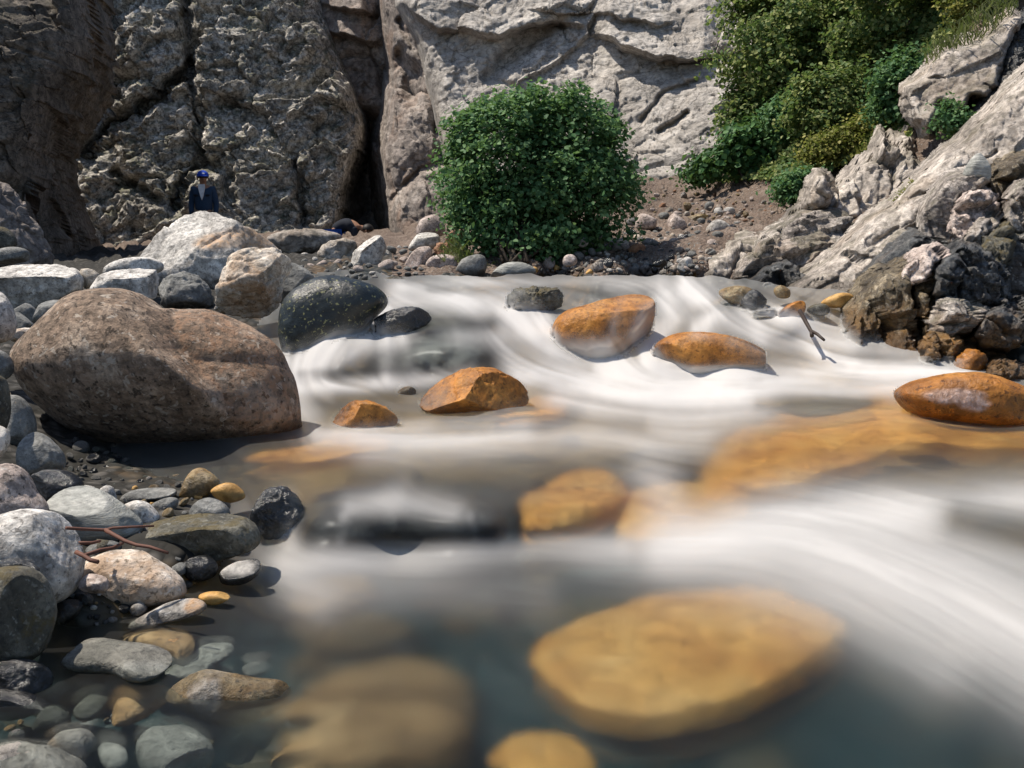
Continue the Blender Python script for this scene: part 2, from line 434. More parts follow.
def leaf_mat(name, a, b, c, tl=.35):
    t = NT(name)
    geo = t.n('NewGeometry')
    r = geo.outputs['Random Per Island']
    col = t.ramp(r, [(0., a), (.48, b), (.84, c), (1., tuple(x * 1.35 for x in c))])
    col = t.mix(t.math('MULTIPLY', t.noise(geo.outputs['Position'], 2.2, 2.), .55), col, a)
    p = t.n('BsdfPrincipled', {'Base Color': col, 'Roughness': .55, 'Specular IOR Level': .18})
    tr = t.n('BsdfTranslucent', {'Color': t.mix(.5, col, (.10, .16, .02))})
    return t.surf(t.n('MixShader', {0: tl, 1: p.outputs[0], 2: tr.outputs[0]}).outputs[0])
M['leaf'] = leaf_mat('dark_green_leaf', (.05, .125, .055), (.105, .23, .09), (.22, .36, .16), .45)
M['leafmid'] = leaf_mat('mid_green_leaf', (.065, .12, .042), (.17, .25, .085), (.38, .40, .15), .45)
M['leafyellow'] = leaf_mat('yellow_green_leaf', (.11, .13, .03), (.24, .26, .06), (.42, .38, .12), .45)
M['leafbroad'] = leaf_mat('broad_green_leaf', (.026, .075, .026), (.06, .15, .05), (.12, .24, .085))
M['grass'] = leaf_mat('dry_grass_blade', (.06, .08, .025), (.14, .16, .06), (.30, .30, .16))

def plain(name, col, rough=.8, spec=.3, nz=None):
    t = NT(name)
    co = t.n('TexCoord').outputs['Object']
    c = t.mix(t.noise(co, nz or 30., 5., .6), tuple(x * .6 for x in col), tuple(min(1, x * 1.35) for x in col))
    b = t.n('BsdfPrincipled', {'Base Color': c, 'Roughness': rough, 'Specular IOR Level': spec})
    return t.surf(b.outputs[0])
M['bark'] = plain('grey_bark', (.05, .038, .026))
M['twig'] = plain('red_twig_bark', (.13, .058, .040), .7, .3, 90.)
M['darktwig'] = plain('dark_wet_twig', (.035, .022, .015), .5)
M['skin'] = plain('skin', (.30, .16, .10), .6)
M['cap'] = plain('blue_cap_cloth', (.012, .06, .42), .8)
M['denim'] = plain('dark_denim', (.022, .045, .085), .9)
M['white'] = plain('white_cotton', (.62, .64, .68), .9)
M['navy'] = plain('dark_navy_cloth', (.010, .013, .022), .9)
M['blue'] = plain('bright_blue_cloth', (.012, .075, .40), .85)
M['hair'] = plain('dark_hair', (.012, .010, .009), .6)
M['shoe'] = plain('dark_shoe', (.02, .018, .016), .7)
# ------------------------------------------------------------------ water surface
WZ = [(-250, 900, 0), (100, 900, 0), (500, 900, 0), (900, 900, 0), (1290, 900, .02), (-250, 700, 0), (0, 640, 0), (200, 640, 0), (400, 640, 0), (600, 640, 0),
      (800, 680, 0), (300, 580, 0), (450, 572, 0), (600, 566, .01), (1290, 760, .03), (900, 620, .03), (1040, 620, .045),
      (270, 552, .01), (400, 553, .005), (520, 550, .01), (270, 490, .14), (400, 500, .15), (330, 506, .135), (470, 512, .13), (530, 500, .125), (610, 480, .14),
      (700, 520, .08), (800, 508, .10), (900, 495, .125), (1024, 485, .145), (1290, 470, .16), (800, 560, .045), (1040, 555, .07),
      (200, 455, .16), (300, 440, .18), (450, 432, .185), (600, 432, .19), (750, 432, .20), (900, 425, .215), (1050, 425, .22), (1290, 415, .22),
      (300, 412, .215), (400, 425, .19), (560, 402, .21), (700, 398, .22), (850, 388, .235), (1024, 392, .235), (1290, 385, .24),
      (600, 376, .245), (700, 379, .24), (800, 366, .265), (300, 392, .25), (420, 401, .22),
      (300, 366, .33), (350, 376, .30), (345, 352, .41), (450, 386, .26), (420, 338, .455), (450, 338, .46), (430, 372, .30),
      (480, 336, .45), (560, 348, .37), (370, 309, .54), (450, 305, .565), (400, 290, .61), (450, 282, .645), (500, 280, .65), (600, 280, .65), (700, 282, .645),
      (550, 292, .60), (640, 294, .595), (700, 300, .57), (690, 325, .46), (750, 322, .47), (800, 332, .42), (835, 346, .35), (800, 312, .53), (720, 341, .40),
      (640, 352, .35), (400, 276, .67), (600, 275, .67), (740, 286, .635), (850, 300, .57), (865, 350, .335), (280, 300, .55), (200, 330, .42)]
_wt = TPS([(x, y, float(depth_z(x, y, z))) for x, y, z in WZ], 2e-4)
# humps where the stream slides over a stone: centre, half sizes, height towards the eye
HUMPS = [(436, 354, 52, 20, .10), (572, 512, 46, 22, .10), (405, 522, 92, 17, .045), (458, 321, 30, 9, .12), (880, 440, 150, 26, .07), (610, 330, 40, 20, .10), (715, 318, 30, 12, .10), (540, 335, 26, 10, .07), (775, 330, 26, 10, .08), (660, 366, 40, 8, .05)]
def water_tps(px, py):
    px, py = np.broadcast_arrays(np.asarray(px, float), np.asarray(py, float))
    D = _wt(px, py)
    for cx, cy, rx, ry, a in HUMPS:
        D = D - a * np.exp(-((px - cx) / rx) ** 2 - ((py - cy) / ry) ** 2)
    return D

STROKES = [  # white runs of the stream: path, half width in picture angles, strength
    ([(392, 300), (366, 332), (325, 352), (292, 368)], 15, .8), ([(292, 362), (350, 354), (400, 342)], 13, .8), ([(350, 340), (330, 356), (300, 376)], 12, .6),
    ([(300, 388), (360, 386), (420, 379), (470, 368)], 9, .75), ([(462, 300), (480, 318), (500, 350), (520, 372)], 12, .85), ([(500, 305), (528, 328), (556, 352), (585, 372)], 13, .9), ([(545, 318), (552, 345), (575, 368)], 7, .6),
    ([(455, 300), (520, 322), (560, 348), (600, 368)], 30, .45), ([(640, 318), (632, 345), (622, 364)], 8, .6), ([(740, 298), (752, 322), (762, 338)], 9, .6), ([(790, 312), (806, 334), (820, 352)], 9, .7), ([(620, 302), (612, 330), (606, 356)], 5, .5), ([(596, 306), (592, 340)], 3, .4), ([(530, 374), (620, 373), (740, 381), (850, 371), (960, 372)], 14, .96), ([(560, 392), (650, 394), (740, 386)], 17, .86),
    ([(664, 298), (672, 318), (658, 340), (644, 362)], 12, .9), ([(690, 290), (712, 312), (700, 330)], 11, .8), ([(690, 288), (730, 318), (790, 338), (845, 352)], 17, .55), ([(770, 316), (850, 322)], 10, .6),
    ([(600, 405), (680, 412), (760, 402)], 20, .62), ([(760, 384), (860, 392), (910, 386)], 10, .5), ([(380, 302), (490, 300)], 9, .55),
    ([(400, 288), (520, 283), (660, 284)], 8, .38), ([(292, 400), (318, 438), (410, 440), (520, 430)], 13, .50), ([(370, 452), (560, 440), (700, 440)], 18, .34),
    ([(352, 506), (385, 500), (425, 503), (452, 512)], 12, .42), ([(400, 486), (390, 505)], 12, .2), ([(345, 515), (340, 540)], 5, .3), ([(470, 516), (476, 538)], 4, .25), ([(282, 500), (290, 545)], 9, .45), ([(285, 562), (420, 560), (540, 545), (620, 548)], 14, .55),
    ([(660, 550), (740, 528), (840, 512), (950, 506), (1060, 500)], 19, .58), ([(690, 535), (780, 535), (860, 548), (950, 585), (1060, 640)], 40, .60), ([(860, 560), (960, 620), (1060, 690)], 44, .30),
    ([(600, 552), (720, 562), (840, 600), (940, 660)], 34, .26), ([(640, 470), (690, 500)], 20, .3), ([(300, 585), (420, 590), (540, 596)], 22, .22),
    ([(900, 520), (1060, 560)], 22, .35), ([(240, 520), (270, 560), (320, 600)], 20, .2), ([(470, 335), (440, 355), (400, 372)], 14, .55), ([(540, 300), (500, 300)], 8, .5), ([(395, 342), (385, 370)], 10, .5),
    ([(600, 345), (620, 368)], 8, .7), ([(285, 335), (283, 360)], 6, .5)]
gx0, gx1, gy0, gy1, gs = -250, 1290, 268, 900, 2.0
gpx, gpy = np.meshgrid(np.arange(gx0, gx1, gs), np.arange(gy0, gy1, gs))
dens = np.full(gpx.shape, 0.)
base = np.interp(gpy, [268, 300, 330, 400, 450, 560, 640, 768], [.20, .24, .22, .19, .12, .13, .045, .01])
base = base * np.interp(gpx, [100, 330, 520, 1024], [.35, .7, .9, 1.2])
keep = 1 - base
vx, vy, vw = np.full(gpx.shape, .04), np.full(gpx.shape, .02), np.full(gpx.shape, .05)
for path, w, s in STROKES:
    d, tx, ty = seg_dist(gpx, gpy, path)
    k = np.exp(-(d / w) ** 2 * (1.15 if path[0][1] < 400 else .8))
    keep *= 1 - s * k
    k2 = np.exp(-(d / (w * 2.2)) ** 2)
    vx += tx * k2; vy += ty * k2
foam = 1 - keep
DARKS = [([(316, 530), (400, 534), (492, 533)], 12, .8), ([(530, 520), (570, 512), (616, 512)], 26, .75), ([(700, 486), (780, 452), (880, 436), (1090, 446)], 30, .85), ([(430, 352), (486, 360)], 20, .9), ([(368, 362), (430, 356)], 17, .68),
         ([(425, 322), (490, 324)], 11, .75), ([(700, 312), (745, 300)], 8, .35), ([(800, 300), (850, 312)], 8, .4), ([(560, 342), (590, 366)], 7, .35), ([(500, 296), (560, 304)], 7, .3), ([(430, 290), (600, 288)], 5, .4),
         ([(340, 400), (400, 396)], 8, .5), ([(440, 424), (560, 416), (640, 424)], 10, .35), ([(320, 470), (480, 480), (620, 470)], 22, .45), ([(960, 520), (1060, 545)], 22, .75), ([(430, 640), (560, 610), (700, 650), (820, 730)], 60, .55), ([(760, 404), (880, 402)], 7, .4),
         ([(300, 374), (420, 368)], 5, .35), ([(350, 420), (300, 425)], 8, .3)]
for path, w, s in DARKS:
    foam = foam * (1 - s * np.exp(-(seg_dist(gpx, gpy, path)[0] / w) ** 2))
L = np.sqrt(vx ** 2 + vy ** 2) + 1e-6
vx, vy = vx / L, vy / L
white = RNG.random(gpx.shape)
white = (white + np.roll(white, 1, 0) + np.roll(white, 1, 1) + np.roll(np.roll(white, 1, 0), 1, 1)) / 4
def sample(img, fx, fy):
    fx = np.clip(fx, 0, img.shape[1] - 1.001); fy = np.clip(fy, 0, img.shape[0] - 1.001)
    ix, iy = fx.astype(int), fy.astype(int)
    a, b = fx - ix, fy - iy
    return (img[iy, ix] * (1 - a) * (1 - b) + img[iy, ix + 1] * a * (1 - b) + img[iy + 1, ix] * (1 - a) * b + img[iy + 1, ix + 1] * a * b)
def drag(img, steps):
    acc = img.copy()
    for sg in (1, -1):
        X, Y = np.meshgrid(np.arange(img.shape[1], dtype=float), np.arange(img.shape[0], dtype=float))
        for _ in range(steps):
            ax, ay = sample(vx, X, Y), sample(vy, X, Y)
            X = X + sg * ax * 1.2; Y = Y + sg * ay * 1.2
            acc += sample(img, X, Y)
    return acc / (2 * steps + 1)
streak = drag(white, 22)
streak = (streak - streak.mean()) / streak.std()
coarse = sum(np.roll(np.roll(white, i, 0), j, 1) for i in range(-3, 4) for j in range(-3, 4)) / 49
coarse = drag(coarse, 30)
coarse = (coarse - coarse.mean()) / coarse.std()
coarse *= np.interp(gpy, [440, 540], [1, .32]); streak *= np.interp(gpy, [440, 540], [1, .5])
foam = np.clip(foam * (1 + (.05 + .045 * np.interp(gpy, [375, 395], [1, 0])) * streak + (.075 + .035 * np.interp(gpy, [385, 420], [1, 0])) * coarse) + .008 * streak * (foam > .1), 0.0, .985)
near_left = np.clip((330 - gpx) / 120, 0, 1) * np.clip((gpy - 575) / 40, 0, 1)
blur = np.interp(gpy, [400, 450, 590], [.55, .78, .88]) - .62 * near_left

BANK = [(-250, 900), (-250, 640), (60, 585), (215, 590), (252, 545), (240, 505), (175, 470), (130, 462), (120, 440), (250, 400), (268, 330), (300, 290), (360, 278), (392, 280), (430, 276), (480, 279), (530, 277), (600, 279), (660, 276), (720, 280),
        (790, 288), (850, 294), (880, 330), (890, 358), (1290, 362), (1290, 900)]
# ------------------------------------------------------------------ ground: bed, banks, hillside
GD = [(x, y, float(depth_z(x, y, z))) for x, y, z in
      [(60, 600, .07), (0, 560, .10), (120, 560, .10), (200, 540, .10), (0, 500, .18), (100, 520, .13), (160, 490, .13), (210, 480, .12), (0, 430, .27), (60, 450, .19),
       (150, 455, .11), (220, 440, .12), (0, 350, .42), (60, 320, .46), (200, 330, .40), (260, 320, .45), (0, 290, .54), (100, 290, .56), (200, 290, .59), (310, 290, .6),
       (360, 280, .66), (-250, 300, .6), (-250, 500, .3), (-250, 800, .12), (-100, 640, .08)]]
GD += [(0, 262, 13), (100, 258, 15), (200, 249, 19.5), (330, 238, 18.5), (400, 235, 16), (300, 254, 11.5), (400, 259, 9.6), (450, 262, 9), (530, 265, 8.9), (600, 263, 9), (640, 235, 10.7),
       (660, 195, 14.5), (700, 185, 15), (600, 195, 14.5), (700, 236, 10), (750, 217, 11), (690, 268, 8.5), (600, 272, 8.4), (760, 273, 8.3), (780, 200, 11.4), (850, 275, 7.5), (850, 205, 10),
       (930, 205, 8.6), (1024, 205, 7.9), (1100, 200, 7.6), (1024, 130, 9.0), (900, 130, 11), (850, 130, 12), (780, 150, 13), (700, 165, 15.2), (1024, 50, 10.4), (900, 50, 12.8), (800, 50, 14.8),
       (720, 50, 16.8), (1024, -50, 12), (800, -50, 17), (1300, -100, 11), (1300, 200, 7), (900, 362, 5.8), (1024, 368, 5.5), (1290, 360, 5.3), (1024, 300, 6.4), (900, 300, 6.9), (1290, 300, 5.8),
       (-250, 255, 12), (200, 235, 20), (450, 225, 19), (560, 200, 17)]
for x, y, z in WZ:
    if sdist(np.array([float(x)]), np.array([float(y)]), BANK)[0] > 12:
        dz = np.interp(y, [270, 330, 450, 560, 700, 900], [.10, .16, .17, .2, .24, .24]) * np.interp(x, [0, 200, 420], [.45, .55, 1])
        GD.append((x, y, float(depth_z(x, y, z - dz))))
ground_tps = TPS(GD, 3e-4)
hx, hy = np.meshgrid(np.arange(-300, 1340, 4.0), np.arange(-60, 905, 3.0))
hD = ground_tps(hx, hy)
hP = at(hx, hy, hD).reshape(-1, 3)
hs = sdist(hx, hy, BANK).ravel()
dry = np.clip(.5 - hs / 20, 0, 1)
hP[:, 2] += .05 * fbm(hP * 2.2, 4, 3) * np.clip(hD.ravel() / 6, .25, 2.2) * (.35 + .65 * dry) + .016 * fbm(hP * 11, 3, 5)
fc, _ = facets(hP * 4.5, 9)
hP[:, 2] += .035 * fc * dry * np.clip(hD.ravel() / 8, .3, 1.5)
keepg = ((hy.ravel() > 176) | (hx.ravel() > 706 + (176 - hy.ravel()) * .32)) & ((hy.ravel() > 228) | (hx.ravel() > 400)) & (hD.ravel() < 27)
fq = grid_faces(hx.shape[1], hx.shape[0])
fq = fq[keepg[fq].all(1)]
cen = hy.ravel()[fq].mean(1)
cxx = hx.ravel()[fq].mean(1)
bedf = (sdist(cxx, cen, BANK) > np.where(cxx > 390, -4, -30)) | ((cxx < 380) & (cen > 250)) | (cen > 340)
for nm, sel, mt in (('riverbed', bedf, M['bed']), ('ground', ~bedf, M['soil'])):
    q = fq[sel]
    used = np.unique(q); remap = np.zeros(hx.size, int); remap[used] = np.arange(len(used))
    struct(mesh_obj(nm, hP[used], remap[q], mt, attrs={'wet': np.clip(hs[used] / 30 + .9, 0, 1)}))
# the land round about, under and beyond what the photograph shows
V = np.array([(-70, -70, -.55), (70, -70, -.55), (70, 80, -.55), (-70, 80, -.55)], float)
struct(mesh_obj('terrain', V, np.array([[0, 1, 2, 3]]), M['soil']))

# ------------------------------------------------------------------ cliffs
def cliff(name, poly, dpts, mat, seed, res=1.0, edge=(26, 1.3), fall=.28, amps=((.9, .30), (.28, .11), (.10, .04)), stretch=(1., 1., 0.), grooves=(), steps=(), fine=.03):
    xs, ys = [p[0] for p in poly], [p[1] for p in poly]
    # finer inside the picture, coarser where the cliff runs on outside it
    def axis(a, b, lo, hi):
        v = [a]
        while v[-1] < b:
            c = v[-1]
            out = max(lo - c, c - hi, 0)
            v.append(c + res * (1 + out / 12))
        return np.array(v)
    px, py = np.meshgrid(axis(min(xs) - 14, max(xs) + 14, -12, 1036), axis(min(ys) - 10, max(ys) + 14, -12, 290))
    tps = TPS(dpts, 1e-4)
    D = tps(px, py)
    sd = sdist(px, py, poly)
    w, e = edge
    t = np.clip(sd / w, 0, 1)
    D = D + e * (1 - np.sqrt(1 - (1 - t) ** 2)) + np.clip(-sd, 0, 30) * fall
    sc = D / F
    for path, wd, dep in grooves:
        d = seg_dist(px + 5 * fbm(np.stack([px.ravel() / 14, py.ravel() / 14, 0 * px.ravel()], -1), 3, seed).reshape(px.shape), py, path)[0]
        D = D + dep * np.exp(-(d / wd) ** 2)
    for path, wd, dep in steps:      # ledge: above the line the rock stands forward
        lx, ly = [p[0] for p in path], [p[1] for p in path]
        yl = np.interp(px, lx, ly) + 5 * fbm(np.stack([px.ravel() / 16, 0 * px.ravel(), 0 * px.ravel()], -1), 4, seed + 5).reshape(px.shape)
        fade = np.clip((px - lx[0]) / 25, 0, 1) * np.clip((lx[-1] - px) / 25, 0, 1)
        D = D - dep * fade * np.clip((yl - py) / wd + .5, 0, 1) * np.clip(1 - (yl - py) / (wd * 14), .25, 1)
    P = at(px, py, D).reshape(-1, 3)
    a = math.radians(stretch[2])
    U = P[:, 0] * math.cos(a) + P[:, 2] * math.sin(a)
    W = -P[:, 0] * math.sin(a) + P[:, 2] * math.cos(a)
    q = np.stack([U / stretch[0], W / stretch[1], P[:, 1] * .3], -1)
    wob = np.stack([fbm(q * 1.3, 3, seed + 50), fbm(q * 1.3, 3, seed + 60), 0 * q[:, 0]], -1) * .3
    disp = .35 * fbm(q * .45, 4, seed + 1)
    for k, (cell, amp) in enumerate(amps):
        f, gap = facets((q + wob * (cell ** .5)) / cell, seed + 10 * k, .9, 2)
        disp = disp + amp * f - (amp * .35 * np.exp(-(gap / .07) ** 2) if k == 0 else 0)
    disp = disp + fine * fbm(q * 11, 4, seed + 3)
    n = np.array([-.1, -1, .25]); n /= np.linalg.norm(n)
    P = P + disp[:, None] * n
    keep = (sd > -22).ravel()
    fq = grid_faces(px.shape[1], px.shape[0])
    fq = fq[keep[fq].all(1)]
    used = np.unique(fq); remap = np.zeros(px.size, int); remap[used] = np.arange(len(used))
    return struct(mesh_obj(name, P[used], remap[fq], mat, smooth=False))

cliff('cliff', [(-420, -260), (-200, -150), (-60, -60), (20, -16), (66, -14), (92, -10), (100, 40), (92, 80), (72, 120), (58, 160), (62, 200), (80, 275), (-420, 290)],
      [(-420, 250, 12), (80, 250, 15.5), (80, 0, 16.2), (-420, 0, 13), (0, 120, 14.6)], M['cliffa'], 100, edge=(50, 1.6), fall=.10)
cliff('cliff', [(60, -70), (310, -70), (322, 0), (336, 50), (353, 88), (362, 122), (358, 160), (346, 195), (340, 240), (338, 285), (70, 290), (62, 150)],
      [(80, 250, 20.6), (345, 250, 21.0), (80, 0, 22.8), (330, 0, 24.0), (220, 120, 21.7)], M['cliffb'], 200, edge=(22, 1.2), stretch=(.75, 1.25, -58),
      amps=((1.1, .34), (.36, .19), (.15, .085), (.07, .028)), grooves=[([(186, -60), (192, 40), (184, 70), (150, 100), (112, 122), (80, 150)], 7, 1.0), ([(190, 60), (196, 120), (193, 160), (172, 206)], 5, .7),
      ([(110, 0), (96, 60), (92, 110)], 14, 1.4), ([(196, 160), (230, 172), (228, 200)], 6, .5), ([(298, 160), (303, 225)], 4, .5), ([(160, 200), (110, 170)], 5, .4)])
cliff('cliff', [(290, -80), (440, -80), (460, 150), (450, 290), (290, 290)], [(300, 250, 23), (440, 250, 23), (300, 0, 25), (440, 0, 24.5)], M['cliffc'], 300, edge=(10, .5),
      amps=((1.6, .35), (.5, .12), (.2, .03)), grooves=[([(362, 130), (366, 190), (364, 250)], 20, 2.2)], steps=[([(315, 30), (350, 34), (385, 42)], 5, .8), ([(315, 5), (385, 8)], 5, .7)])
cliff('cliff', [(383, -80), (383, 0), (387, 30), (392, 70), (388, 110), (382, 150), (386, 190), (394, 245), (500, 262), (500, -80)],
      [(380, 240, 20.6), (480, 240, 19.6), (385, 0, 22.2), (480, 0, 21.4), (420, 120, 21.0)], M['cliffc'], 400, edge=(26, 1.0), stretch=(1, 1.6, 20),
      amps=((1.5, .26), (.5, .09), (.18, .035), (.08, .015)), grooves=[([(412, 95), (410, 70), (400, 55)], 9, .7), ([(400, 20), (428, 70), (440, 130)], 4, .3), ([(380, 215), (420, 170), (440, 160)], 4, .25)])
cliff('cliff', [(396, -90), (398, 5), (418, 40), (428, 80), (438, 120), (452, 170), (470, 245), (600, 235), (790, 215), (840, 100), (860, -90)],
      [(420, 30, 20.0), (470, 230, 17.9), (620, 190, 16.4), (740, 190, 15.4), (840, 100, 16.2), (600, 60, 18.5), (720, 40, 18.0), (600, -90, 20.8), (400, -90, 22.0), (860, -90, 19.5), (560, 60, 19.0)],
      M['cliffd'], 500, edge=(20, .9), stretch=(1.3, .9, 14), amps=((1.9, .17), (.6, .06), (.22, .035), (.09, .022)), fine=.022,
      steps=[([(396, 6), (440, 28), (470, 33), (500, 40), (530, 27), (560, 22), (590, 30)], 6, .5), ([(585, 30), (612, 38), (640, 50), (680, 58), (730, 50)], 7, .8), ([(520, 8), (600, 12), (680, 22)], 4, .35)],
      grooves=[([(560, 25), (520, 48), (490, 78)], 9, .35), ([(640, 118), (665, 90), (700, 80)], 3, .2), ([(660, 130), (690, 112)], 3, .25), ([(500, 82), (540, 100)], 3, .15)])
# ------------------------------------------------------------------ stones, each from its own outline, distance and thickness
def chaikin(p, n):
    p = np.array(p, float)
    for _ in range(n):
        q = np.roll(p, -1, 0)
        p = np.stack([.75 * p + .25 * q, .25 * p + .75 * q], 1).reshape(-1, 2)
    return p

def radial(poly, c, n=360):
    th = np.linspace(0, 2 * math.pi, n, endpoint=False)
    d = np.stack([np.cos(th), np.sin(th)], -1)
    out = np.zeros(n)
    for a, b in zip(poly, np.roll(poly, -1, 0)):
        a, e = a - c, b - a
        den = d[:, 0] * e[1] - d[:, 1] * e[0]
        den = np.where(np.abs(den) < 1e-12, 1e-12, den)
        t = (a[0] * e[1] - a[1] * e[0]) / den
        u = (a[0] * d[:, 1] - a[1] * d[:, 0]) / den
        ok = (t > 0) & (u >= 0) & (u <= 1)
        out = np.where(ok & (t > out), t, out)
    m = out <= 0
    out[m] = np.median(out[~m]) if (~m).any() else 1
    return out

def centroid(p):
    x, y = p[:, 0], p[:, 1]
    x1, y1 = np.roll(x, -1), np.roll(y, -1)
    c = x * y1 - x1 * y
    A = c.sum() / 2
    return np.array([((x + x1) * c).sum() / (6 * A), ((y + y1) * c).sum() / (6 * A)]), abs(A)

_seed = [1000]
STREAM = []
def rock(name, label, outline, D, mat, t=.85, ang=.15, rough=.03, fac=0., cell=.45, p=.72, cuts=(), flat=None, wl=None, sub=None, cat=None, group=None, warp=None, fine=.012, patch=None):
    _seed[0] += 7
    sd = _seed[0]
    rng = np.random.default_rng(sd)
    poly = chaikin(outline, 2 if ang < .5 else 1)
    size = max(np.ptp(poly[:, 0]), np.ptp(poly[:, 1]))
    if flat is not None:                       # a slab lying down: its outline lies on a level plane
        W = at(poly[:, 0], poly[:, 1], depth_z(poly[:, 0], poly[:, 1], flat))
        poly2 = W[:, :2]
        c, A = centroid(poly2)
        C = np.array([c[0], c[1], flat])
        ax = (np.array([1., 0, 0]), np.array([0, 1., 0]), np.array([0, 0, 1.]))
    else:
        c, A = centroid(poly)
        if wl is not None:      # stands in the stream: its front meets the surface on this line
            D = float(water_tps(np.array([c[0]]), np.array([float(wl)]))[0])
            D += .55 * t * math.sqrt(A / math.pi) * D / F
        d = ray(c[0], c[1])
        s = D / d[1]
        C = CAM + d * s
        k = s / F
        poly2 = (poly - c) * np.array([k, -k])
        A *= k * k
        cpx = c
        c = np.zeros(2)
        ax = (RIGHT, UP, TOW)
    R = math.sqrt(A / math.pi)
    rad = radial(poly2, c if flat is not None else np.zeros(2))
    if sub is None:
        sub = 3 if size < 13 else 4 if size < 45 else 5 if size < 120 else 6
    B, Fa = ico(sub)
    rho = np.sqrt(B[:, 0] ** 2 + B[:, 1] ** 2)
    th = np.arctan2(B[:, 1], B[:, 0]) % (2 * math.pi)
    r = np.interp(th, np.linspace(0, 2 * math.pi, 361), np.append(rad, rad[0]))
    s_ = rho ** p
    L = np.stack([r * s_ * np.cos(th), r * s_ * np.sin(th), t * R * np.sign(B[:, 2]) * np.abs(B[:, 2]) ** (p + .1)], -1)
    for (nx, ny, nz, f) in cuts:
        n = np.array([nx, ny, nz], float); n /= np.linalg.norm(n)
        h = L @ n
        L -= np.maximum(h - f * h.max(), 0)[:, None] * n * .96
    for _ in range(int(round(ang * 12))):
        n = rng.normal(size=3); n[2] = abs(n[2]) * 1.4 + .1; n /= np.linalg.norm(n)
        h = L @ n
        L -= np.maximum(h - (rng.uniform(.70, .93) if ang < .6 else rng.uniform(.55, .82)) * h.max(), 0)[:, None] * n * .95
    if warp:
        L = warp(L, R)
    nrm = L / (np.linalg.norm(L, axis=1)[:, None] + 1e-9)
    q = L / R
    disp = rough * fbm(q * 1.3 + sd, 4, sd) * 1.6 + fine * fbm(q * 9 + sd, 4, sd + 9)
    if fac:
        wob = np.stack([fbm(q * 2 + 5 * j, 3, sd + 30 + j) for j in range(3)], -1) * .12
        f1, g1 = facets((q + wob) / cell + 31, sd)
        f2, g2 = facets((q + wob) / (cell * .38) + 11, sd + 1)
        disp = disp + fac * (f1 - .45 * np.exp(-(g1 / .09) ** 2)) + fac * .40 * (f2 - .3 * np.exp(-(g2 / .09) ** 2))
    L = L + nrm * (disp * R)[:, None]
    at_rust = None
    if warp:
        at_rust = np.clip((L[:, 0] / R - np.interp(L[:, 1] / R - .10, [-.5, -.1, .25, .6], [.75, .50, .16, -.02])) / .15, 0, 1)
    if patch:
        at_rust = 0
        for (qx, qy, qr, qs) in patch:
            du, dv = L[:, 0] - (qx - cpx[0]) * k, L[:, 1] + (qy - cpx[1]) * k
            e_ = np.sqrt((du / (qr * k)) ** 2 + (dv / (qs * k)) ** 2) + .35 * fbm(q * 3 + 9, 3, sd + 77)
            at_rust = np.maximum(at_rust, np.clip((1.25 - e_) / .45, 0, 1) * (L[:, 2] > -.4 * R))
    V = L[:, :1] * ax[0] + L[:, 1:2] * ax[1] + L[:, 2:] * ax[2]
    if flat is not None:
        C = C - np.array([0, 0, t * R * .8])
    o = mesh_obj(name, V, Fa, mat, loc=C, attrs=None if at_rust is None else {'rust': at_rust})
    pc = np.mean(np.array(outline, float), 0)
    if D < 8.5 and sdist(pc[:1], pc[1:], BANK)[0] > -30:
        STREAM.append((V + C, Fa))
    return tag(o, label, cat or {'boulder': 'boulder', 'stone': 'stone', 'pebble': 'pebble'}.get(name, 'rock'), group)

def big_warp(L, R):
    # the crease that sets the right-hand lobe back from the front one, and the overhang towards the water
    u, v = L[:, 0] / R, L[:, 1] / R
    sm = lambda t: t * t * (3 - 2 * t)
    fw = sm(np.clip((L[:, 2] / R + .55) / .8, 0, 1))
    v = v - .10
    line = np.interp(v, [-.5, -.1, .25, .6], [.75, .50, .16, -.02])
    k = sm(np.clip((u - line) / .14, 0, 1)) * np.clip((v + .35) / .5, 0, 1)
    L = L.copy()
    L[:, 2] -= fw * .40 * R * k
    L[:, 2] -= fw * .05 * R * np.exp(-((u - line - .05) / .035) ** 2) * np.clip((v + .2) / .4, 0, 1)
    L[:, 1] -= .05 * R * np.exp(-((u - line + .02) / .09) ** 2) * np.clip((v - .15) / .3, 0, 1)
    L[:, 2] -= fw * .95 * R * np.clip((.34 - v) / 1.15, 0, 1) ** 1.8
    return L

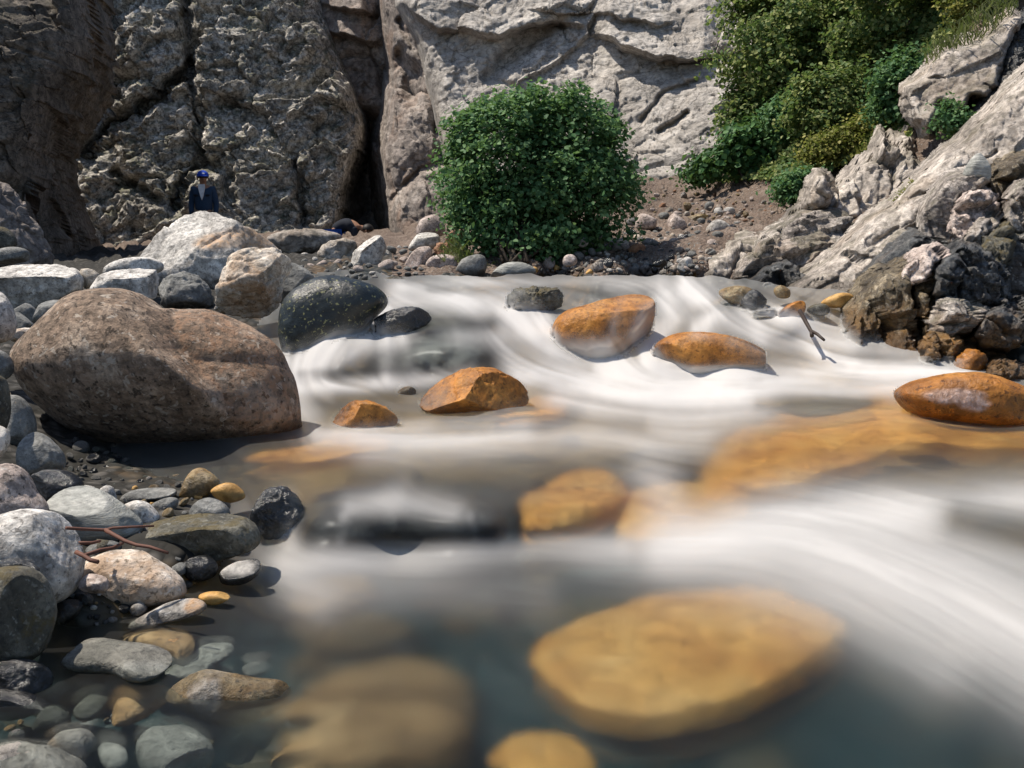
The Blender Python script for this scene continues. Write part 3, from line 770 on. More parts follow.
TOPF = (0, 1, .30)
FRONT = (0, -.35, 1)
def sunk(label, outline, mat, top, rim, w, name='boulder', th=.07):
    """a stone lying wholly under water: its back follows the sliding surface at a depth of top .. rim metres"""
    _seed[0] += 7
    poly = chaikin(outline, 2)
    px, py = np.meshgrid(np.arange(poly[:, 0].min() - 6, min(poly[:, 0].max(), 1200) + 6, 3.), np.arange(poly[:, 1].min() - 6, poly[:, 1].max() + 6, 2.))
    s = sdist(px, py, [tuple(v) for v in poly]) + 5 * fbm(np.stack([px.ravel() / 40, py.ravel() / 25, 0 * px.ravel()], -1), 3, _seed[0]).reshape(px.shape)
    t = np.clip(s / w, 0, 1)
    dp = rim - (rim - top) * np.sqrt(1 - (1 - t) ** 2)
    P = at(px, py, water_tps(px, py)).reshape(-1, 3)
    zz = P[:, 2] - dp.ravel() - .012 * fbm(P * 9, 4, _seed[0]) - .01
    lower = P.copy()
    P = at(px.ravel(), py.ravel(), depth_z(px.ravel(), py.ravel(), zz))
    lower[:, :2] = P[:, :2]
    lower[:, 2] -= rim + .015 + th * np.sqrt(1 - (1 - t.ravel()) ** 2)
    ok = (s > -2).ravel()
    fq = grid_faces(px.shape[1], px.shape[0])
    fq = fq[ok[fq].all(1)]
    # close the rim: each boundary edge of the back is joined to the same edge of the underside
    n = len(P)
    ed = np.concatenate([fq[:, [0, 1]], fq[:, [1, 2]], fq[:, [2, 3]], fq[:, [3, 0]]])
    key = np.sort(ed, 1); key = key[:, 0] * n + key[:, 1]
    u, inv, cnt = np.unique(key, return_inverse=True, return_counts=True)
    be = ed[cnt[inv] == 1]
    allf = np.concatenate([fq, fq[:, ::-1] + n, np.stack([be[:, 1], be[:, 0], be[:, 0] + n, be[:, 1] + n], 1)])
    VV = np.concatenate([P, lower])
    used = np.unique(allf); remap = np.zeros(2 * n, int); remap[used] = np.arange(len(used))
    V = VV[used]; C = V.mean(0)
    return tag(mesh_obj(name, V - C, remap[allf], mat, loc=C), label, 'boulder' if name == 'boulder' else 'stone')

B_, S_ = 'boulder', 'stone'
# --- left bank, big ones
rock(B_, 'huge brown two-lobed boulder overhanging dark water, largest in the stream', [(17, 355), (29, 338), (51, 316), (74, 295), (94, 288), (117, 287), (141, 292), (160, 301), (172, 306), (187, 305), (207, 307), (230, 318), (250, 328), (270, 344), (281, 367), (290, 392), (294, 420), (290, 450), (268, 478), (225, 490), (160, 488), (105, 472), (64, 446), (38, 414), (23, 386)],
     4.05, M['brown'], t=.78, ang=0, rough=.02, p=.8, sub=7, warp=big_warp, fine=.010)
rock(B_, 'pale angular block with a dark overhung front at the far bank edge', [(-12, 266), (4, 261), (20, 256), (45, 255), (64, 264), (78, 269), (82, 287), (70, 299), (48, 306), (28, 312), (8, 310), (-14, 300)], 6.3, M['pale'], t=.9, ang=.2, cuts=[(0, 1, .45, .35), (.1, -.75, 1, .55)], fac=.05)
rock(S_, 'small tan stone wedged between two pale blocks', [(79, 269), (92, 268), (101, 276), (92, 287), (82, 290)], 6.4, M['tan'], ang=.5)
rock(B_, 'square pale grey block just behind the huge brown boulder', [(90, 292), (103, 272), (115, 266), (137, 265), (161, 268), (160, 281), (156, 300), (125, 306), (95, 300)], 6.2, M['pale'], t=.8, ang=.2, cuts=[(0, 1, .5, .5), (1, 0, .1, .75), (0, -.3, 1, .6)], fac=.03)
rock(B_, 'low white boulder behind the square pale block', [(101, 270), (117, 260), (145, 256), (165, 262), (160, 275), (105, 276)], 7.2, M['pale'], ang=.2)
rock(B_, 'tall white peaked boulder the man in the cap stands behind', [(138, 262), (160, 238), (172, 222), (185, 209), (198, 204), (212, 206), (225, 213), (245, 225), (262, 235), (278, 247), (290, 270), (280, 310), (212, 318), (150, 312), (134, 285)], 7.9, M['palestain'], patch=[(255, 240, 24, 12), (228, 246, 20, 9)], t=.75, ang=.15, p=.85, rough=.05, cuts=[(-.25, 1., .85, .64), (.8, .5, .6, .8)], sub=6, fac=.05, cell=.7)
rock(B_, 'dark wedge rock in the shade below the white peaked boulder', [(158, 282), (180, 271), (198, 276), (210, 288), (213, 312), (165, 316)], 6.8, M['slate'], ang=.5, fac=.08)
rock(B_, 'tan and white round boulder with a dark undercut, beside the speckled dark boulder', [(212, 305), (213, 287), (225, 270), (237, 254), (252, 249), (274, 250), (288, 257), (293, 267), (281, 277), (279, 297), (279, 308), (266, 318), (240, 320), (221, 314)], 6.0, M['tan'], t=.9, ang=.15, rough=.06, fac=.07, cell=.7, sub=6, cuts=[(1, -.2, .35, .74), (.2, -.9, .8, .62)])
rock(B_, 'dark grey rock leaning behind the tan and white round boulder', [(272, 266), (290, 261), (307, 269), (317, 278), (306, 292), (290, 306), (276, 305)], 6.4, M['slate'], ang=.4, fac=.05)
rock(B_, 'glossy black-green boulder flecked with yellow specks at the cascade', [(279, 329), (282, 305), (291, 291), (309, 281), (325, 276), (344, 277), (364, 282), (379, 288), (386, 297), (387, 305), (377, 315), (368, 325), (358, 342), (344, 352), (329, 360), (309, 358), (286, 358), (281, 346)], 5.55, M['speckle'], t=.85, ang=0, rough=.03, sub=6)
rock(S_, 'squared light grey stone at the shoulder of the huge brown boulder', [(32, 324), (46, 295), (69, 298), (66, 309), (50, 330), (36, 334)], 5.3, M['slate'], ang=.4, cuts=[(0, 1, .4, .6)])
rock(B_, 'smooth pale stone cut off by the picture edge, upper of the left pile', [(-22, 285), (-2, 288), (10, 305), (14, 325), (10, 338), (0, 344), (-22, 344)], 4.3, M['pale'])
rock(S_, 'small angular grey stone beside the smooth pale edge stone', [(6, 305), (20, 313), (36, 326), (32, 334), (10, 334)], 4.9, M['slate'], ang=.5)
rock(S_, 'dark blue-grey stone in the shadow of the pale angular block', [(12, 308), (27, 301), (38, 312), (36, 324), (18, 320)], 5.5, M['slate'], ang=.3)
rock(S_, 'flat tan stone against the left flank of the huge brown boulder', [(8, 331), (35, 326), (30, 342), (12, 344)], 4.6, M['tan'], ang=.3)
rock(S_, 'mottled grey stone stacked at the picture edge below a pale one', [(-14, 350), (4, 350), (12, 362), (13, 372), (5, 381), (-14, 384)], 3.8, M['slate'], ang=.3)
rock(B_, 'tall greenish grey stone at the picture edge, halfway down the pile', [(-24, 372), (2, 374), (6, 390), (8, 408), (5, 427), (-3, 439), (-24, 442)], 3.3, M['mossy'])
rock(S_, 'dim mottled stone in the gap left of the huge brown boulder', [(5, 398), (16, 393), (27, 404), (35, 424), (32, 444), (15, 452), (5, 444)], 3.65, M['slate'], ang=.2)
rock(S_, 'tiny bright white stone on the picture edge', [(-10, 424), (2, 426), (8, 432), (9, 442), (3, 456), (-10, 460)], 2.95, M['pale'], ang=.3)
rock(S_, 'grey white-blotched stone under the left end of the huge boulder', [(17, 462), (21, 440), (31, 431), (43, 434), (57, 447), (64, 458), (63, 471), (45, 474), (27, 477)], 3.3, M['slate'], ang=.3, cuts=[(-.2, .8, .7, .7)])
rock(S_, 'black stone lying in deep shade beneath the huge boulder', [(27, 478), (43, 469), (60, 469), (75, 475), (86, 488), (68, 504), (40, 504)], 3.1, M['black'])
rock(B_, 'pinkish white boulder sloping down at the picture edge', [(-22, 468), (2, 464), (12, 464), (24, 473), (31, 490), (42, 502), (48, 514), (30, 526), (-22, 530)], 2.8, M['pink'], ang=.2, fac=.02)
rock(B_, 'large pale granite boulder at the picture edge under the pinkish white one', [(-28, 520), (0, 515), (14, 511), (31, 510), (51, 512), (62, 521), (73, 537), (79, 557), (79, 580), (72, 596), (55, 606), (30, 608), (-28, 606)], 2.45, M['pale'], t=.8, ang=.1, sub=6, fine=.014)
rock(B_, 'smooth grey-green humped stone with faint banding behind the twigs', [(45, 508), (57, 492), (68, 486), (84, 486), (102, 493), (117, 503), (129, 513), (142, 525), (138, 538), (117, 544), (78, 545), (58, 534)], 2.88, M['greygreen'], t=.95, cuts=[(0, 1, .55, .62)], sub=6, rough=.02)
rock(S_, 'white rounded stone between the grey-green hump and the dark mossy slab', [(121, 506), (133, 500), (145, 501), (156, 511), (161, 520), (150, 529), (137, 524)], 3.0, M['pale'])
rock(B_, 'long dark mossy block at the waterline in the shade', [(134, 530), (158, 520), (179, 516), (208, 514), (234, 515), (250, 520), (258, 532), (259, 547), (242, 555), (218, 559), (198, 569), (169, 571), (148, 557), (136, 547)], 2.87, M['mossy'], t=.9, cuts=[(0, 1, .2, .75), (0, -.45, 1, .6)], sub=6, fac=.03)
rock(S_, 'speckled grey stone perched behind the long dark mossy block', [(185, 518), (193, 504), (204, 497), (218, 499), (229, 508), (231, 520)], 3.05, M['slate'], ang=.2)
rock(S_, 'grey-topped stone with a rusty lower half among the shore pebbles', [(176, 497), (183, 483), (191, 471), (200, 467), (210, 472), (221, 482), (213, 493), (200, 500), (185, 501)], 3.3, M['olive'], ang=.2)
rock(S_, 'flat amber stone beside the rusty grey-topped one', [(208, 492), (218, 484), (232, 482), (243, 490), (247, 498), (232, 504), (218, 500)], 3.22, M['amberpale'], t=.6)
rock(S_, 'flat dark grey slab among the pebbles below the huge boulder', [(118, 499), (133, 489), (156, 487), (176, 488), (177, 497), (148, 503), (125, 505)], 3.25, M['slate'], ang=.4, cuts=[(0, 1, .3, .5)])
rock(S_, 'grey pebble-like stone right of the white rounded stone', [(149, 505), (166, 497), (179, 498), (177, 508), (166, 515), (154, 513)], 3.12, M['slate'])
rock(S_, 'small ochre stone near the void under the huge boulder', [(165, 480), (176, 473), (184, 476), (181, 483), (170, 485)], 3.6, M['olive'])
rock(B_, 'black shiny wet stone splitting the small fall on the near ledge', [(250, 520), (256, 500), (268, 487), (281, 485), (294, 494), (306, 511), (306, 530), (286, 540), (265, 538), (252, 530)], 3.2, M['black'], wl=534, ang=.35, fac=.07, cell=.4)
rock(S_, 'dark brown wet stone at the foot of the long mossy block', [(178, 566), (191, 557), (206, 554), (219, 565), (215, 579), (191, 583)], 2.75, M['black'], ang=.2)
rock(S_, 'flat-topped black stone with a pale wet face standing in the shallows', [(218, 574), (228, 564), (249, 558), (260, 560), (261, 573), (249, 583), (230, 586), (220, 582)], 2.75, M['blackpatch'], patch=[(238, 567, 17, 7)], ang=.2, cuts=[(-.1, 1, .7, .35)])
rock(B_, 'rough pale granite boulder holding the twig ends', [(76, 590), (84, 561), (101, 553), (125, 548), (137, 549), (152, 560), (172, 572), (185, 585), (184, 600), (156, 606), (117, 606), (80, 598)], 2.6, M['tan'], t=.8, ang=.15, sub=6, fine=.022)
rock(S_, 'small angular pale stone in front of the rough granite boulder', [(79, 580), (88, 572), (105, 576), (110, 588), (101, 595), (80, 590)], 2.45, M['pink'], ang=.5, cuts=[(0, 1, .5, .5)])
rock(S_, 'small grey cobble under the twig, behind the rough granite boulder', [(84, 550), (95, 542), (110, 540), (123, 545), (117, 554), (90, 558)], 2.75, M['slate'])
rock(S_, 'black wet stone beside the dark round mossy boulder', [(50, 606), (64, 600), (80, 598), (83, 605), (76, 620), (53, 628)], 2.42, M['black'], ang=.3)
rock(S_, 'small dark cobble below the angular pale stone', [(77, 595), (86, 592), (94, 598), (93, 606), (83, 606)], 2.46, M['black'])
rock(B_, 'dark round mossy boulder at the picture edge in front of the pale granite one', [(-35, 575), (0, 567), (16, 566), (31, 570), (43, 584), (51, 602), (53, 618), (47, 640), (39, 658), (12, 666), (-35, 666)], 2.22, M['mossy'], t=.8, ang=.05, sub=6)
rock(S_, 'thin black slate lying on the large pale granite boulder', [(-12, 564), (12, 557), (29, 562), (42, 571), (30, 575), (14, 569), (-12, 571)], 2.27, M['black'], t=.8, ang=.3)
rock('pebble', 'white egg-shaped pebble at the waterline', [(129, 609), (135, 602), (143, 602), (148, 609), (142, 616), (133, 616)], 2.52, M['pale'], ang=0)
rock(S_, 'long narrow tan stone with an orange tip just out of the water', [(123, 628), (146, 613), (168, 602), (184, 599), (200, 599), (208, 607), (200, 615), (166, 623), (146, 632)], 2.5, M['palestain'], patch=[(198, 604, 12, 8)], t=.8, ang=.2, cuts=[(0, 1, .6, .6)])
rock('pebble', 'small amber pebble half under water beyond the orange-tipped stone', [(195, 596), (209, 591), (228, 593), (232, 599), (212, 607)], 2.62, M['amberpale'])
rock(B_, 'flat grey slab with a white rim lying awash in the shallows', [(53, 646), (68, 639), (86, 635), (105, 634), (125, 638), (148, 640), (166, 644), (174, 651), (163, 664), (145, 672), (127, 670), (117, 663), (101, 660), (82, 660), (60, 657)], 2.4, M['wetrim'], flat=.035, t=.22, rough=.02, fac=.015, sub=6)
rock(B_, 'dark block under the flat grey slab', [(60, 656), (86, 653), (117, 658), (127, 668), (101, 682), (78, 690), (60, 678)], 2.37, M['black'], ang=.3)
rock(S_, 'pale tan stone under water behind the flat grey slab', [(115, 636), (156, 627), (184, 627), (196, 636), (194, 646), (182, 654), (168, 646), (140, 640)], 2.45, M['wettan'], flat=.0, t=.25)
rock(B_, 'brown granite stone with a white patch, half awash near the picture bottom', [(163, 697), (177, 682), (196, 672), (215, 671), (237, 676), (261, 680), (285, 682), (292, 693), (284, 707), (261, 719), (234, 726), (209, 722), (183, 708)], 2.1, M['olivepatch'], patch=[(212, 690, 17, 17)], t=.6, rough=.03, fine=.02)
rock(B_, 'round grey stone under water, vertically streaked, below the brown granite stone', [(131, 739), (142, 724), (163, 716), (188, 719), (209, 732), (216, 744), (201, 758), (169, 766), (142, 758)], 2.0, M['wetgrey'], flat=-.03, t=.4)
rock(S_, 'tan stone under water between the flat slab and the streaked stone', [(104, 712), (117, 694), (137, 682), (156, 680), (174, 684), (166, 694), (141, 710), (117, 719)], 2.08, M['wettan'], flat=-.05, t=.3)
rock(S_, 'white and orange stone breaking the surface near the bottom corner', [(46, 747), (55, 734), (66, 730), (86, 730), (97, 745), (90, 758), (68, 764), (52, 758)], 1.96, M['palestain'], patch=[(58, 744, 10, 9)], ang=.1)
rock(S_, 'pale stone under water right of the white and orange one', [(94, 740), (112, 738), (130, 748), (126, 764), (104, 766)], 1.95, M['wetgrey'], flat=-.05, t=.3)
rock(B_, 'rough speckled grey rock filling the bottom corner', [(-30, 752), (10, 743), (27, 748), (45, 750), (64, 759), (86, 770), (90, 800), (-30, 800)], 1.85, M['pale'], ang=.1, fine=.03, fac=.03)
rock(S_, 'small dark stone perched on the bottom corner rock', [(8, 733), (18, 728), (26, 734), (21, 745), (10, 743)], 1.92, M['slate'])
rock(S_, 'greenish pale wet stone up the shallows from the bottom corner', [(32, 727), (43, 708), (53, 706), (68, 715), (71, 727), (53, 737), (39, 732)], 2.02, M['wetdark'])
rock(S_, 'angular black wet stone at the picture edge below the round mossy boulder', [(-20, 668), (10, 660), (36, 663), (52, 678), (48, 694), (10, 696), (-20, 694)], 2.12, M['black'], ang=.5, fac=.05)
rock(S_, 'black slab tilted into the water at the picture edge', [(-20, 692), (14, 690), (40, 700), (56, 712), (30, 720), (-20, 716)], 2.06, M['black'], ang=.5)
rock(S_, 'dim grey stone just under water between slab and black stones', [(70, 708), (86, 692), (106, 686), (112, 694), (98, 712), (80, 716)], 2.1, M['wetdark'], flat=-.05, t=.3)
rock(S_, 'white sliver of stone under water right of the flat slab', [(190, 652), (204, 642), (224, 638), (238, 644), (226, 656), (204, 664)], 2.35, M['wetgrey'], flat=-.035, t=.2)
rock(S_, 'long pale stone under water above the brown granite stone', [(160, 672), (176, 660), (200, 654), (222, 656), (214, 668), (186, 676)], 2.3, M['wetgrey'], flat=-.04, t=.2)
rock(S_, 'small pale stone under water near the middle of the shallows', [(240, 664), (262, 658), (276, 662), (262, 672), (246, 674)], 2.25, M['wetgrey'], flat=-.05, t=.25)

# --- in the stream
rock(B_, 'faceted amber wet rock standing dry in midstream', [(416, 398), (437, 379), (465, 366), (492, 365), (516, 377), (530, 391), (531, 406), (504, 414), (473, 420), (449, 420), (422, 412)], 4.5, M['amber'], wl=411, t=.9, ang=.1, p=.8, cuts=[(-.55, .75, .6, .55), (.55, .25, .9, .55), (.1, 1, .25, .85)], rough=.03, fac=.04, cell=.6, sub=6)
rock(S_, 'smaller amber rock left of the faceted one with water sliding over', [(326, 426), (340, 406), (359, 399), (383, 404), (404, 422), (379, 434), (342, 434)], 4.35, M['amber'], wl=427, ang=.25, fac=.04, cuts=[(-.7, .5, .6, .6), (.3, .1, 1, .7)])
rock(S_, 'tiny dark stone poking from the white water behind the amber rocks', [(394, 394), (406, 385), (417, 389), (415, 397), (402, 399)], 5.0, M['olive'], wl=394, ang=.2)
rock(B_, 'black wet rock below the lip beside the speckled dark boulder', [(364, 332), (379, 315), (397, 309), (411, 306), (426, 311), (434, 318), (424, 328), (407, 336), (387, 340), (372, 339)], 5.95, M['black'], wl=334, ang=.3, fac=.05)
sunk('dark rock veiled by falling water right of the black wet rock', [(424, 324), (436, 313), (470, 313), (494, 320), (490, 330), (450, 333), (428, 332)], M['mossy'], .015, .10, 9)
sunk('grey-brown rock behind a thin curtain of water', [(362, 376), (368, 352), (400, 340), (440, 335), (474, 338), (492, 353), (488, 376), (450, 384), (400, 386)], M['slate'], .012, .12, 16)
rock(S_, 'dark brown wet rock on the lip of the cascade', [(505, 299), (514, 287), (539, 284), (560, 290), (564, 302), (547, 314), (514, 318)], 7.0, M['mossy'], wl=312, ang=.6, cuts=[(0, -.2, 1, .6), (0, 1, .6, .6)], fac=.14, sub=6)
rock(B_, 'large amber boulder at the cascade lip with water over its shoulder', [(550, 330), (560, 312), (582, 306), (609, 297), (638, 293), (656, 298), (654, 318), (652, 336), (630, 352), (610, 364), (580, 364), (558, 350)], 6.35, M['amber'], wl=356, t=.85, rough=.03, sub=6, cuts=[(0, 1, .55, .75)])
rock(B_, 'low rounded amber-brown boulder in the white basin below the cascade', [(652, 346), (671, 334), (702, 331), (737, 337), (764, 350), (778, 361), (768, 371), (730, 378), (675, 378), (657, 364)], 5.45, M['amber'], wl=371, t=.9, rough=.03, sub=6)
rock(B_, 'glossy orange boulder with painted pink-white glare at the picture edge', [(893, 394), (906, 384), (921, 379), (952, 372), (983, 372), (1015, 384), (1048, 400), (1056, 428), (1010, 432), (960, 426), (912, 416)], 4.4, M['amberglare'], patch=[(938, 396, 26, 7), (955, 404, 14, 6)], wl=422, t=.9, rough=.02, sub=6)
sunk('huge flat amber slab sunk under the sliding water', [(694, 506), (722, 466), (776, 434), (830, 414), (900, 408), (960, 416), (1040, 430), (1130, 440), (1150, 470), (1040, 474), (940, 474), (880, 482), (820, 502), (760, 524), (712, 528)], M['wetorange'], .03, .12, 50)
sunk('long black ledge rock with foam sheeting over its top', [(302, 538), (314, 514), (345, 501), (390, 499), (440, 506), (480, 511), (501, 522), (496, 540), (440, 550), (360, 553), (310, 552)], M['black'], .016, .06, 16, th=.015)
sunk('orange rock blurred by the current right of the black ledge', [(518, 534), (530, 510), (560, 492), (600, 486), (624, 499), (630, 516), (606, 532), (570, 543), (535, 545)], M['wetorange'], .028, .09, 20, th=.015)
sunk('big yellow slab under water in the near pool', [(522, 684), (545, 660), (600, 634), (680, 616), (762, 612), (800, 622), (858, 658), (812, 690), (745, 722), (664, 746), (610, 746), (560, 720)], M['wetamber'], .085, .125, 40)
sunk('brown stone deep under water near the picture bottom, left of the yellow slab', [(250, 780), (310, 730), (365, 702), (430, 700), (480, 730), (470, 790), (350, 820)], M['wettan'], .12, .20, 60)
rock(S_, 'amber stone under water cut by the bottom picture edge', [(480, 790), (500, 756), (545, 748), (590, 760), (600, 800)], 1.85, M['wetamber'], flat=-.10, t=.3)
sunk('amber shoal stone under the mid pool near the huge boulder', [(215, 474), (260, 458), (320, 452), (380, 456), (395, 466), (330, 480), (250, 486)], M['wetorange'], .05, .10, 14, name='stone')
sunk('orange flat stone under water at the foot of the faceted amber rock', [(490, 424), (520, 410), (560, 408), (575, 416), (545, 428), (505, 432)], M['wetorange'], .02, .06, 10, name='stone')
rock(S_, 'tan stone under the near pool below the long black ledge', [(270, 620), (300, 596), (350, 590), (380, 604), (350, 626), (300, 634)], 2.6, M['wettan'], flat=-.12, t=.25)
rock(S_, 'brown stone under water right of the shallows', [(300, 660), (340, 640), (400, 640), (420, 656), (380, 676), (320, 680)], 2.3, M['olive'], flat=-.16, t=.25)
rock(S_, 'ochre stone under the mid pool between the ledge and the orange rock', [(470, 490), (500, 472), (540, 470), (560, 484), (530, 500), (490, 502)], 3.5, M['olive'], flat=.06, t=.25)
rock(S_, 'dark stone under the mid pool above the orange rock', [(600, 480), (640, 462), (690, 462), (700, 476), (650, 490)], 3.6, M['mossy'], flat=.06, t=.3)
rock(S_, 'amber stone under fast water left of the huge flat slab', [(600, 520), (650, 498), (730, 500), (760, 520), (700, 540), (630, 544)], 3.3, M['wetamber'], flat=.01, t=.25)
rock(S_, 'brown stone under water in midstream below the white basin', [(760, 408), (800, 396), (870, 398), (900, 408), (840, 418), (780, 418)], 4.6, M['olive'], flat=.17, t=.2)
# --- right edge of the cascade
rock(S_, 'golden flat rock awash at the right end of the lip', [(714, 292), (729, 286), (745, 286), (760, 294), (757, 306), (739, 310)], 6.9, M['olive'], wl=306, ang=.1)
rock(S_, 'black wet stone right of the golden flat rock', [(740, 300), (750, 289), (759, 291), (771, 305), (760, 312), (743, 312)], 6.5, M['black'], wl=310, ang=.4, fac=.06)
rock(S_, 'thin brown stone lying below the black wet one', [(749, 312), (774, 309), (778, 313), (764, 317)], 6.2, M['mossy'], ang=.2)
rock(S_, 'bright orange stone the dark twig springs from', [(777, 316), (786, 305), (798, 300), (806, 302), (804, 316), (788, 320)], 6.15, M['amber'], wl=317, ang=.3)
rock(S_, 'grey-brown cobble right of the bright orange stone', [(804, 310), (815, 303), (827, 304), (831, 313), (818, 318)], 6.2, M['mossy'])
rock(S_, 'pale gold stone awash beside the wet crag', [(817, 304), (833, 294), (847, 292), (855, 297), (852, 306), (834, 309)], 6.35, M['amberpale'])
rock(S_, 'brown wet stone at the waterline below the diagonal slab', [(773, 288), (782, 284), (791, 290), (790, 299), (776, 298)], 7.0, M['olive'], wl=307, ang=.3)
rock(S_, 'dark stone beside the brown waterline stone', [(762, 284), (770, 281), (776, 287), (771, 294), (763, 291)], 7.1, M['slate'], ang=.3)
# --- right outcrop: bedrock faces, each with its own slope and joints
def face_rock(label, outline, D, mat, lean=.5, yaw=0., edge=(14, .5), fall=.05, amps=((.34, .09), (.12, .04), (.05, .015)), seed=0, res=1.1, aniso=(1, 1, 0), fine=.012, grooves=(), cat='rock outcrop', name='rock_outcrop', smooth_n=1):
    _seed[0] += 13
    sd_ = _seed[0] + seed
    poly = [tuple(v) for v in chaikin(outline, smooth_n)]
    xs, ys = [v[0] for v in poly], [v[1] for v in poly]
    px, py = np.meshgrid(np.arange(min(xs) - 8, min(max(xs), 1090) + 8, res), np.arange(max(min(ys), -40) - 8, max(ys) + 8, res))
    c, _ = centroid(np.array(poly))
    wob = 3.0 * fbm(np.stack([px.ravel() / 9, py.ravel() / 9, 0 * px.ravel() + sd_], -1), 4, sd_).reshape(px.shape)
    s = sdist(px, py, poly) + wob
    Dm = D + (lean * (c[1] - py) + yaw * (px - c[0])) * D / F
    w, e = edge
    t = np.clip(s / w, 0, 1)
    Dm = Dm + e * (1 - np.sqrt(1 - (1 - t) ** 2)) + np.clip(-s, 0, 30) * fall
    for path, wd, dep in grooves:
        d = seg_dist(px + wob, py + wob, path)[0]
        Dm = Dm + dep * np.exp(-(d / wd) ** 2)
    P = at(px, py, Dm).reshape(-1, 3)
    a = math.radians(aniso[2])
    U = (P[:, 0] * math.cos(a) + P[:, 2] * math.sin(a)) / aniso[0]
    W = (-P[:, 0] * math.sin(a) + P[:, 2] * math.cos(a)) / aniso[1]
    q = np.stack([U, W, P[:, 1] * .3], -1)
    wv = np.stack([fbm(q * 5, 3, sd_ + 50), fbm(q * 5, 3, sd_ + 60), 0 * q[:, 0]], -1) * .10
    disp = .05 * fbm(q * 2.2, 4, sd_ + 1)
    for k, (cell, amp) in enumerate(amps):
        f, gap = facets((q + wv * (cell ** .5)) / cell, sd_ + 10 * k, .9, 2)
        disp = disp + amp * f - (amp * .45 * np.exp(-(gap / .08) ** 2) if k == 0 else 0)
    disp = disp + fine * fbm(q * 30, 4, sd_ + 3)
    n = np.array([-yaw * .5, -1, lean * .6]); n /= np.linalg.norm(n)
    P = P + disp[:, None] * n
    keep = (s > -9).ravel()
    fq = grid_faces(px.shape[1], px.shape[0])
    fq = fq[keep[fq].all(1)]
    used = np.unique(fq); remap = np.zeros(px.size, int); remap[used] = np.arange(len(used))
    V = P[used]
    C = V.mean(0)
    if D < 6.2:
        STREAM.append((V, np.concatenate([remap[fq][:, :3], remap[fq][:, [0, 2, 3]]])))
    o = mesh_obj(name, V - C, remap[fq], mat, loc=C, smooth=False)
    return tag(o, label, cat)

BIG = ((.6, .14), (.2, .06), (.07, .022))
face_rock('low fractured mauve ledge between the scree and the diagonal slab', [(722, 282), (745, 255), (765, 237), (785, 222), (800, 205), (830, 201), (858, 205), (880, 222), (872, 250), (850, 272), (818, 290), (790, 296), (745, 294)], 8.6, M['outcrop'], lean=.9, amps=((.7, .20), (.24, .09), (.08, .03)), aniso=(1.6, .6, 8), edge=(12, .5))
face_rock('pale low rock running down to the water left of the mauve ledge', [(688, 284), (706, 262), (728, 245), (752, 234), (772, 240), (764, 262), (744, 282), (715, 290)], 8.6, M['slab'], lean=.8, yaw=.2, amps=((.5, .09), (.17, .04), (.06, .02)), edge=(9, .4))
face_rock('dark broken rock at the waterline under the mauve ledge', [(745, 286), (765, 266), (790, 262), (814, 274), (804, 292), (770, 298), (748, 296)], 7.9, M['crag'], lean=.4, edge=(8, .35))
face_rock('jagged pale crag below the hanging greenery', [(804, 210), (812, 186), (824, 177), (832, 188), (845, 178), (858, 164), (872, 156), (879, 136), (890, 148), (906, 146), (916, 162), (936, 168), (914, 194), (897, 212), (870, 222), (850, 218), (825, 214)], 9.4, M['slab'], lean=.8, amps=((.55, .16), (.2, .08), (.08, .03)), edge=(10, .5), aniso=(.8, 1.3, -25), smooth_n=0)
face_rock('pale splinter of rock at the left foot of the jagged crag', [(808, 210), (812, 182), (820, 172), (830, 186), (830, 208)], 9.0, M['slab'], lean=.3, edge=(6, .3), amps=((.2, .06), (.08, .02)))
face_rock('long diagonal slab climbing from the water to the picture edge', [(780, 296), (800, 276), (830, 258), (850, 238), (870, 218), (895, 203), (908, 186), (930, 164), (950, 148), (975, 128), (1000, 98), (1024, 70), (1100, -10), (1100, 170), (1050, 172), (1010, 170), (985, 182), (962, 200), (930, 215), (918, 230), (906, 250), (890, 274), (870, 294), (850, 312), (835, 320), (805, 312)],
          7.55, M['slab'], lean=.75, yaw=-.45, edge=(16, .35), amps=((.8, .07), (.3, .045), (.11, .018), (.045, .008)), aniso=(1.1, 1.0, 38), grooves=[([(800, 304), (850, 268), (900, 226)], 2., .03), ([(900, 200), (930, 190)], 1.5, .05), ([(960, 168), (1000, 150)], 2., .05), ([(850, 250), (872, 262)], 1.6, .05)])
face_rock('smooth pale upper slab under the grassy overhang', [(906, 88), (924, 77), (933, 61), (949, 48), (965, 46), (980, 40), (996, 26), (1010, 15), (1024, 21), (1010, 40), (1003, 54), (1002, 70), (998, 88), (986, 98), (969, 100), (961, 117), (950, 106), (941, 102), (936, 120), (929, 133), (914, 121), (907, 104)],
          9.3, M['slab'], lean=.7, yaw=-.3, edge=(7, .4), amps=((.7, .09), (.3, .03), (.1, .010)), aniso=(2, .8, 35), smooth_n=0, grooves=[([(912, 82), (942, 78)], 1.3, .06), ([(984, 84), (992, 92)], 1.5, .06)])
face_rock('dark wet cleft rock between the upper slab and the diagonal slab', [(958, 130), (980, 96), (998, 80), (1002, 50), (1022, 20), (1070, -20), (1070, 60), (1020, 100), (985, 135), (965, 140)], 9.3, M['crag'], lean=.5, edge=(12, .3), amps=((.3, .07), (.1, .05), (.04, .03)))
face_rock('flat-topped pale grey block with a black front set in the diagonal slab', [(922, 226), (924, 206), (937, 190), (950, 176), (973, 172), (990, 179), (974, 193), (965, 206), (957, 222), (956, 246), (940, 254), (925, 246)], 6.9, M['outcrop'], lean=.2, yaw=-.1, edge=(5, .2), amps=((.4, .05), (.12, .02), (.04, .006)))
